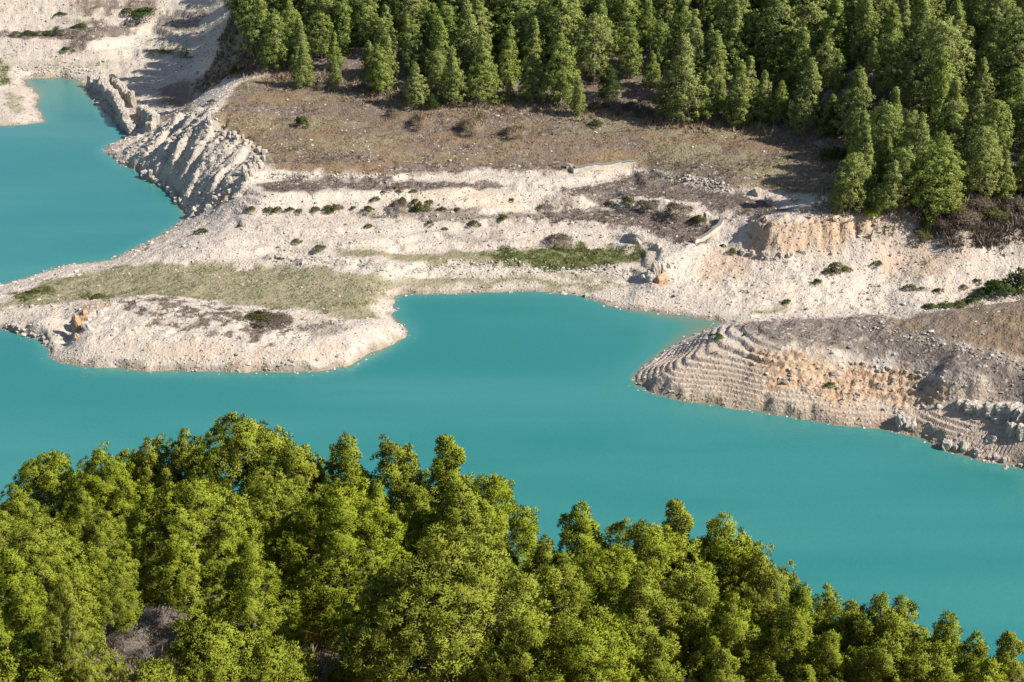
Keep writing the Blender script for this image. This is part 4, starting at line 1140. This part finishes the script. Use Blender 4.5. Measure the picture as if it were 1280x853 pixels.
ROCKS = [rock_mesh(600 + k, M_GREY, box=0.0 if k < 2 else 0.8) for k in range(4)] + [rock_mesh(620 + k, M_STONE, box=0.8 if k == 0 else 0) for k in range(3)] + [rock_mesh(640 + k, M_OCHRE, strata=0.04) for k in range(2)]
def boulder(u, v, w, h, k, label, deep=0.9, cat='boulder', name='boulder'):
    """w and h are the size in photo pixels"""
    x, y = hit(u, v, fh); z = float(far_z(x, y))
    d = y * CP + (CAM_H - z) * SP
    a = w * d / FPX / 2 / 0.95; c = h * d / FPX / 1.15
    return add(name, ROCKS[k], None, (x, y + a * deep * 0.5, z + c * 0.30), random.uniform(0, 6.28), (a, a * deep, c), label, cat)
boulder(822,313,16,10,0,'grey boulder at the lower edge of the pale terrace above the green strip')
boulder(797,303,22,10,4,'whitish boulder left of the grey one above the green strip')
boulder(884,277,14,13,1,'dark grey boulder beside the bright green shrub')
boulder(826,263,30,15,5,'big pale boulder between two dry round bushes')
boulder(947,245,12,8,2,'left of the two grey boulders at the end of the brown field')
boulder(961,253,11,8,3,'right of the two grey boulders at the end of the brown field')
boulder(703,369,15,5,6,'flat pale stone in the water edge of the bay')
boulder(733,372,10,6,0,'dark stone in the water edge of the bay')
boulder(1140,537,26,14,1,'grey craggy rock at the foot of the peninsula bluff')
boulder(1127,533,16,14,2,'smaller grey rock left of the craggy one on the peninsula shore')
boulder(1184,562,14,10,3,'grey rock on the waterline of the peninsula')
boulder(1206,566,17,12,0,'larger grey rock right along the peninsula waterline')
boulder(1168,475,12,8,1,'grey block on the upper bluff of the peninsula')
boulder(1105,466,14,6,0,'grey block under the brow of the peninsula bluff')
boulder(1242,553,20,9,1,'pale broken rock above the waterline at the right edge')
boulder(125,82,7,6,6,'white block on the bench above the lagoon head')
boulder(638,367,10,4,5,'flat white stone at the head of the bay')

# rock outcrops made of several blocks
def outcrop(label, blocks, name='rock_outcrop', ledge=False):
    u0, v0 = blocks[0][:2]
    x0, y0 = hit(u0, v0, fh); z0 = float(far_z(x0, y0))
    root = bpy.data.objects.new(name, None)
    COL.objects.link(root); root.location = (x0, y0, z0)
    root['label'] = label; root['category'] = 'rock outcrop'
    for (u, v, w, h, k) in blocks:
        x, y = hit(u, v, fh); z = float(far_z(x, y))
        d = y * CP + (CAM_H - z) * SP
        a = w * d / FPX / 2 / 0.9; c = h * d / FPX / 1.1
        add('rock_block', ROCKS[k], root, (x - x0, y - y0 + a * 0.3, z - z0 + c * 0.3), random.uniform(-0.35, 0.35) if ledge else random.uniform(0, 6.28), (a * (1.25 if ledge else 1), a * random.uniform(0.7, 1.2), c))
    return root
outcrop('orange-topped rock outcrop with a dark shaded face on the spit', [(97,414,16,26,7),(104,404,18,18,8),(96,424,10,8,7),(110,411,18,9,5),(114,399,18,10,1),(124,394,14,7,5)])
outcrop('small jagged rock stack at the end of the white rib by the bay', [(812,346,10,10,1),(820,342,11,13,2),(829,340,12,11,0),(837,336,10,8,1),(804,350,10,7,0),(824,354,16,10,7),(814,352,9,7,4)])
outcrop('shaded grey rock ledge on the right flank of the peninsula', [(1230,516,18,8,2),(1243,518,20,11,3),(1256,520,20,13,2),(1268,522,19,14,3),(1280,526,20,15,4),(1293,530,20,15,2),(1268,541,16,12,3),(1282,545,18,13,2),(1216,513,16,9,3),(1204,510,14,7,2),(1250,526,20,8,1),(1236,522,16,7,0)], ledge=True)
def crag(label, pts, n_, w, h, seed, sp=4):
    r = np.random.default_rng(seed)
    P = resample(np.array(pts, float), 3)
    bl = []
    for k in range(n_):
        u, v = P[int(r.integers(0, len(P)))] + r.normal(0, sp, 2) * [1, 0.8]
        bl.append((u, v, w * r.uniform(0.6, 1.4), h * r.uniform(0.6, 1.3), [2, 3, 4, 0, 1, 2][int(r.integers(0, 6))]))
    outcrop(label, bl)
crag('jagged stone rim at the brow of the left limestone cliff', [(254,150),(268,157),(286,167),(304,178),(325,192)], 26, 5, 4.5, 31)
crag('stony rim at the right end of the left limestone cliff', [(328,200),(322,208),(312,216),(305,228)], 20, 6, 7, 32, 3)
crag('grey slabs at the foot of the left limestone cliff', [(180,219),(200,230),(216,242),(224,256)], 18, 8, 6, 33, 2)
crag('rusty and grey broken slabs low on the left cliff', [(262,256),(272,248),(284,238),(290,226)], 12, 6, 4, 34, 3)
crag('pale blocks on the upper spur of the left cliff', [(205,176),(225,172),(246,166)], 10, 6, 3.5, 35, 3)
crag('grey boulders strewn at the right end of the peninsula shore', [(1150,548),(1190,562),(1230,572),(1276,582)], 14, 6, 4, 36, 2.5)
crag('dark stepped rock edges on the peninsula brow', [(1060,455),(1110,462),(1150,466),(1190,480)], 10, 6, 3, 37, 3)
crag('pale blocks on the left end of the spit', [(4,406),(24,412),(46,420),(58,432)], 12, 7, 3, 38, 2)
crag('low blocks at the base of the orange cliff', [(930,318),(950,321),(975,323),(1000,316)], 16, 6, 5, 39, 2.5)
# saw-toothed limestone fins standing by the lagoon
def fin(label, pts, hgt, thick, seed):
    P = resample(hits(pts, fh), 0.8)
    r = np.random.default_rng(seed)
    x0, y0 = P[0]; z0 = float(far_z(x0, y0))
    root = bpy.data.objects.new('rock_fin', None)
    COL.objects.link(root); root.location = (x0, y0, z0)
    root['label'] = label; root['category'] = 'rock fin'; root['group'] = 'limestone fins by the lagoon'
    for i, (a, b) in enumerate(zip(P[:-1], P[1:])):
        m_ = (a + b) / 2; z = float(far_z(*m_)); L = np.linalg.norm(b - a)
        hh = hgt * r.uniform(0.62, 1.0)
        o = add('rock_slab', ROCKS[[2, 3, 4, 2, 3, 0][int(r.integers(0, 6))]], root, (m_[0] - x0, m_[1] - y0, z - z0 + hh * 0.3), math.atan2(b[1] - a[1], b[0] - a[0]), (L * 0.9, thick * r.uniform(0.7, 1.2), hh))
        o.rotation_euler = (r.normal(0, 0.1), r.normal(0, 0.12), math.atan2(b[1] - a[1], b[0] - a[0]))
fin('left saw-toothed limestone fin at the lagoon edge', [(112,108),(128,112),(136,124),(146,134),(152,146),(158,156)], 2.0, 0.7, 1)
fin('right saw-toothed limestone fin behind the lagoon edge', [(140,107),(150,117),(160,126),(168,134)], 1.8, 0.6, 2)
fin('short limestone fin nearest the cliffs', [(176,144),(188,152),(194,158),(186,166)], 1.7, 0.7, 3)
fin('low broken limestone fin at the waterline', [(150,150),(160,158),(166,166)], 1.0, 0.8, 4)

# low masonry along the terraces
def plaster_material():
    g = NT('weathered_lime_plaster')
    f = g.noise(2.5, 5)
    return g.done(g.mix(g.ramp(f, 0.4, 0.7), (0.50, 0.45, 0.38), (0.37, 0.32, 0.27)), 0.9, g.bump(f, 0.5, 0.05), 0.1)
M_PLASTER = plaster_material()
def low_wall(name, label, pts, hgt, thick, seed, cope=True):
    P = resample(hits(pts, fh), 0.5)
    r = np.random.default_rng(seed)
    tg = np.gradient(P, axis=0); tg /= np.linalg.norm(tg, axis=1)[:, None]
    nn = np.column_stack([-tg[:, 1], tg[:, 0]])
    z = far_z(P[:, 0], P[:, 1])
    hh = np.asarray(hgt) if np.ndim(hgt) == 0 else np.interp(np.linspace(0, 1, len(P)), np.linspace(0, 1, len(hgt)), hgt)
    top = z + hh + r.normal(0, 0.02, len(P))
    off = thick / 2 * (1 + r.normal(0, 0.06, len(P)))
    x0, y0, z0 = P[0, 0], P[0, 1], z[0]
    root = bpy.data.objects.new(name, None); COL.objects.link(root); root.location = (x0, y0, z0)
    root['label'] = label; root['category'] = 'low wall'
    def strip(o1, zlo, zhi, mat, nm):
        A_ = np.column_stack([P - nn * o1[:, None], zlo]); B_ = np.column_stack([P + nn * o1[:, None], zlo])
        C_ = np.column_stack([P + nn * o1[:, None], zhi]); D_ = np.column_stack([P - nn * o1[:, None], zhi])
        V = np.stack([A_, B_, C_, D_], 1).reshape(-1, 3) - [x0, y0, z0]
        k = np.arange(len(P) * 4).reshape(-1, 4)
        F = [np.stack([k[:-1, a], k[1:, a], k[1:, (a + 1) % 4], k[:-1, (a + 1) % 4]], -1) for a in range(4)] + [k[:1], k[-1:, ::-1]]
        add(nm, mesh_np(nm, V, np.vstack(F), mat), root)
    strip(off, z - 0.5, top, M_PLASTER, 'wall_body')
    if cope:
        strip(off + 0.05, top + 0.003, top + 0.12, M_STONE, 'coping')
    return root
low_wall('terrace_wall', 'white curved plastered wall under a grass strip at the brown field rim', [(718,216),(735,213),(755,211),(775,207),(793,203)], [0.75, 0.6, 0.55, 0.45, 0.15], 0.4, 5)
low_wall('channel_wall', 'pale curved concrete channel edge beside the dark boulder', [(868,305),(880,300),(890,293),(899,286),(903,280),(900,276)], 0.5, 0.35, 6)
low_wall('channel_wall', 'short pale wall stub at the culvert end of the white terrace wall', [(708,211),(714,213),(719,217)], 0.55, 0.5, 7)

# ------------------------------------------------------------------ grass and brush cover
def tufts(name, x, y, size, mat, seed, label, nb=5, f=far_z, wid=0.16, lean=0.5):
    r = np.random.default_rng(seed)
    m_ = len(x)
    z = f(x, y)
    base = np.repeat(np.stack([x, y, z - 0.02], -1), nb, 0)
    s = np.repeat(size, nb)
    base[:, :2] += r.normal(0, 0.35, (m_ * nb, 2)) * s[:, None]
    d = np.stack([r.normal(0, lean, m_ * nb), r.normal(0, lean, m_ * nb), np.ones(m_ * nb)], -1)
    d /= np.linalg.norm(d, axis=1)[:, None]
    side = np.cross(d, r.normal(size=d.shape)); side /= np.linalg.norm(side, axis=1)[:, None]
    L = (s * r.uniform(0.5, 1.2, m_ * nb))[:, None]
    V = np.stack([base - side * L * wid, base + side * L * wid, base + d * L], 1).reshape(-1, 3)
    tn = np.repeat(np.repeat(r.uniform(0, 1, m_), nb), 3)
    return add(name, mesh_np(name, V, np.arange(len(V)).reshape(-1, 3), mat, False, {'tone': tn}), kind='stuff', label=label, cat='grass')
pg = smooth(-0.25, 0.45, fbm(XX * 0.3, YY * 0.3, 3, 81))
x, y, r = scatter(10000, lambda i, j: np.clip(m_field * 1.0 * (1 - 0.7 * dark), 0, 1)[i, j] * (0.25 + 0.75 * pg[i, j]), 11)
tufts('dry_grass', x, y, np.exp(r.normal(-1.65, 0.3, len(x))), M_STRAW, 12, 'short straw-coloured dry grass over the brown field')
x, y, r = scatter(8500, lambda i, j: np.clip(dark + scrub, 0, 1)[i, j] * (1 - 0.75 * m_pen[i, j]) * (1 - m_forest[i, j]) * (0.35 + 0.65 * pg[i, j]), 13)
tufts('dry_heath', x, y, np.exp(r.normal(-1.6, 0.35, len(x))), M_DRY, 14, 'low grey-brown dry heath on the dark terraces', 6)
x, y, r = scatter(11000, lambda i, j: np.clip(m_olive * 0.6 + olive * 0.4 + green, 0, 1)[i, j] * (0.25 + 0.75 * pg[i, j]), 15)
tufts('meadow_grass', x, y, np.exp(r.normal(-2.05, 0.3, len(x))), M_GRASS, 16, 'thin olive grass on the meadow of the spit')
gm = smooth(0.25, 0.7, green)
x, y, r = scatter(1500, lambda i, j: gm[i, j] * (0.3 + 0.7 * pg[i, j]), 17)
tufts('lush_grass', x, y, np.exp(r.normal(-1.55, 0.35, len(x))), M_LUSH, 18, 'lush green grass in the moist terrace strips', 7)
fe = np.exp(-((poly_dist(XX, YY, fw[1:]) - 0.0) / 2.4) ** 2)
x, y, r = scatter(3200, lambda i, j: fe[i, j], 19)
tufts('forest_edge_grass', x, y, np.exp(r.normal(-0.75, 0.35, len(x))), M_STRAW, 20, 'taller dry grass along the foot of the far wood', 6)
flank_m = mask([(246,100),(272,72),(288,20),(312,0),(330,40),(330,88),(290,96),(262,110)], 1.2, 1.2)
x, y, r = scatter(1500, lambda i, j: flank_m[i, j], 27)
tufts('gully_brush', x, y, np.exp(r.normal(-0.9, 0.35, len(x))), M_DRY, 28, 'dry brush on the shaded flank of the gully', 8)
thick_m = mask([(1170,248),(1290,240),(1290,292),(1240,298),(1185,300),(1160,290)], 1.2, 1.2)
x, y, r = scatter(1300, lambda i, j: thick_m[i, j], 21)
tufts('thicket_brush', x, y, np.exp(r.normal(-0.55, 0.35, len(x))), M_DRY, 22, 'brown brush below the right forest edge', 8)
# scattered little plants on the bare banks
x, y, r = scatter(1500, lambda i, j: nofor[i, j] * pale[i, j] * patch[i, j] * 0.5, 23)
tufts('bank_weeds', x, y, np.exp(r.normal(-1.75, 0.4, len(x))), M_DRY, 24, 'sparse dry weeds on the pale banks', 7)
rr_ = np.random.default_rng(91)
x = rr_.uniform(-30, 30, 9000); y = rr_.uniform(44, 80, 9000)
tufts('hillside_grass', x, y, np.exp(rr_.normal(-1.3, 0.4, 9000)), M_STRAW, 25, 'dry grass on the near hillside', 6, f=near_z)
x = rr_.uniform(-30, 30, 1600); y = rr_.uniform(42, 80, 1600)
stones('hillside_stones', x, y, np.exp(rr_.normal(-2.6, 0.4, 1600)), M_STONE, 26, 'pale stones on the near hillside', f=near_z)

# ------------------------------------------------------------------ wire fence at the bottom
def rust_material():
    g = NT('rusty_iron')
    f = g.noise(8, 4)
    return g.done(g.mix(f, (0.16, 0.06, 0.035), (0.26, 0.11, 0.06)), 0.8, None, 0.3)
M_RUST = rust_material()
fp = np.array([hit(u, v, nf, 30, 140) for u, v in [(372,822), (484,852), (560,872)]])
fz = near_z(fp[:, 0], fp[:, 1])
root = bpy.data.objects.new('wire_fence', None); COL.objects.link(root); root.location = (fp[0, 0], fp[0, 1], float(fz[0]))
root['label'] = 'rusty wire mesh fence in the shade between the near pines'; root['category'] = 'fence'
o0 = np.array([fp[0, 0], fp[0, 1], fz[0]])
for p, z in zip(fp, fz):
    V, F = tube([(p[0], p[1], z - 0.3), (p[0], p[1], z + 0.7), (p[0], p[1], z + 1.5)], [0.035] * 3, 6)
    add('post', mesh_np('post', V - o0, F, M_RUST), root)
for a, b, za, zb in zip(fp[:-1], fp[1:], fz[:-1], fz[1:]):
    for hgt in np.linspace(0.1, 1.4, 6):
        V, F = tube([(a[0], a[1], za + hgt), ((a[0] + b[0]) / 2, (a[1] + b[1]) / 2, (za + zb) / 2 + hgt - 0.02), (b[0], b[1], zb + hgt)], [0.008] * 3, 4)
        add('wire', mesh_np('wire', V - o0, F, M_RUST), root)
    L = np.linalg.norm(b - a)
    vp = []
    for t in np.arange(0.15, L, 0.15) / L:
        c = a + (b - a) * t; z = za + (zb - za) * t
        vp.append(tube([(c[0], c[1], z + 0.1), (c[0], c[1], z + 1.4)], [0.006] * 2, 3))
    V, F = join(vp)
    add('mesh_wire', mesh_np('mesh_wire', V - o0, F, M_RUST), root)['kind'] = 'stuff'
print('pines', len(near_xy), len(inner), 'ctrl', n, 'terrain', len(Vt))
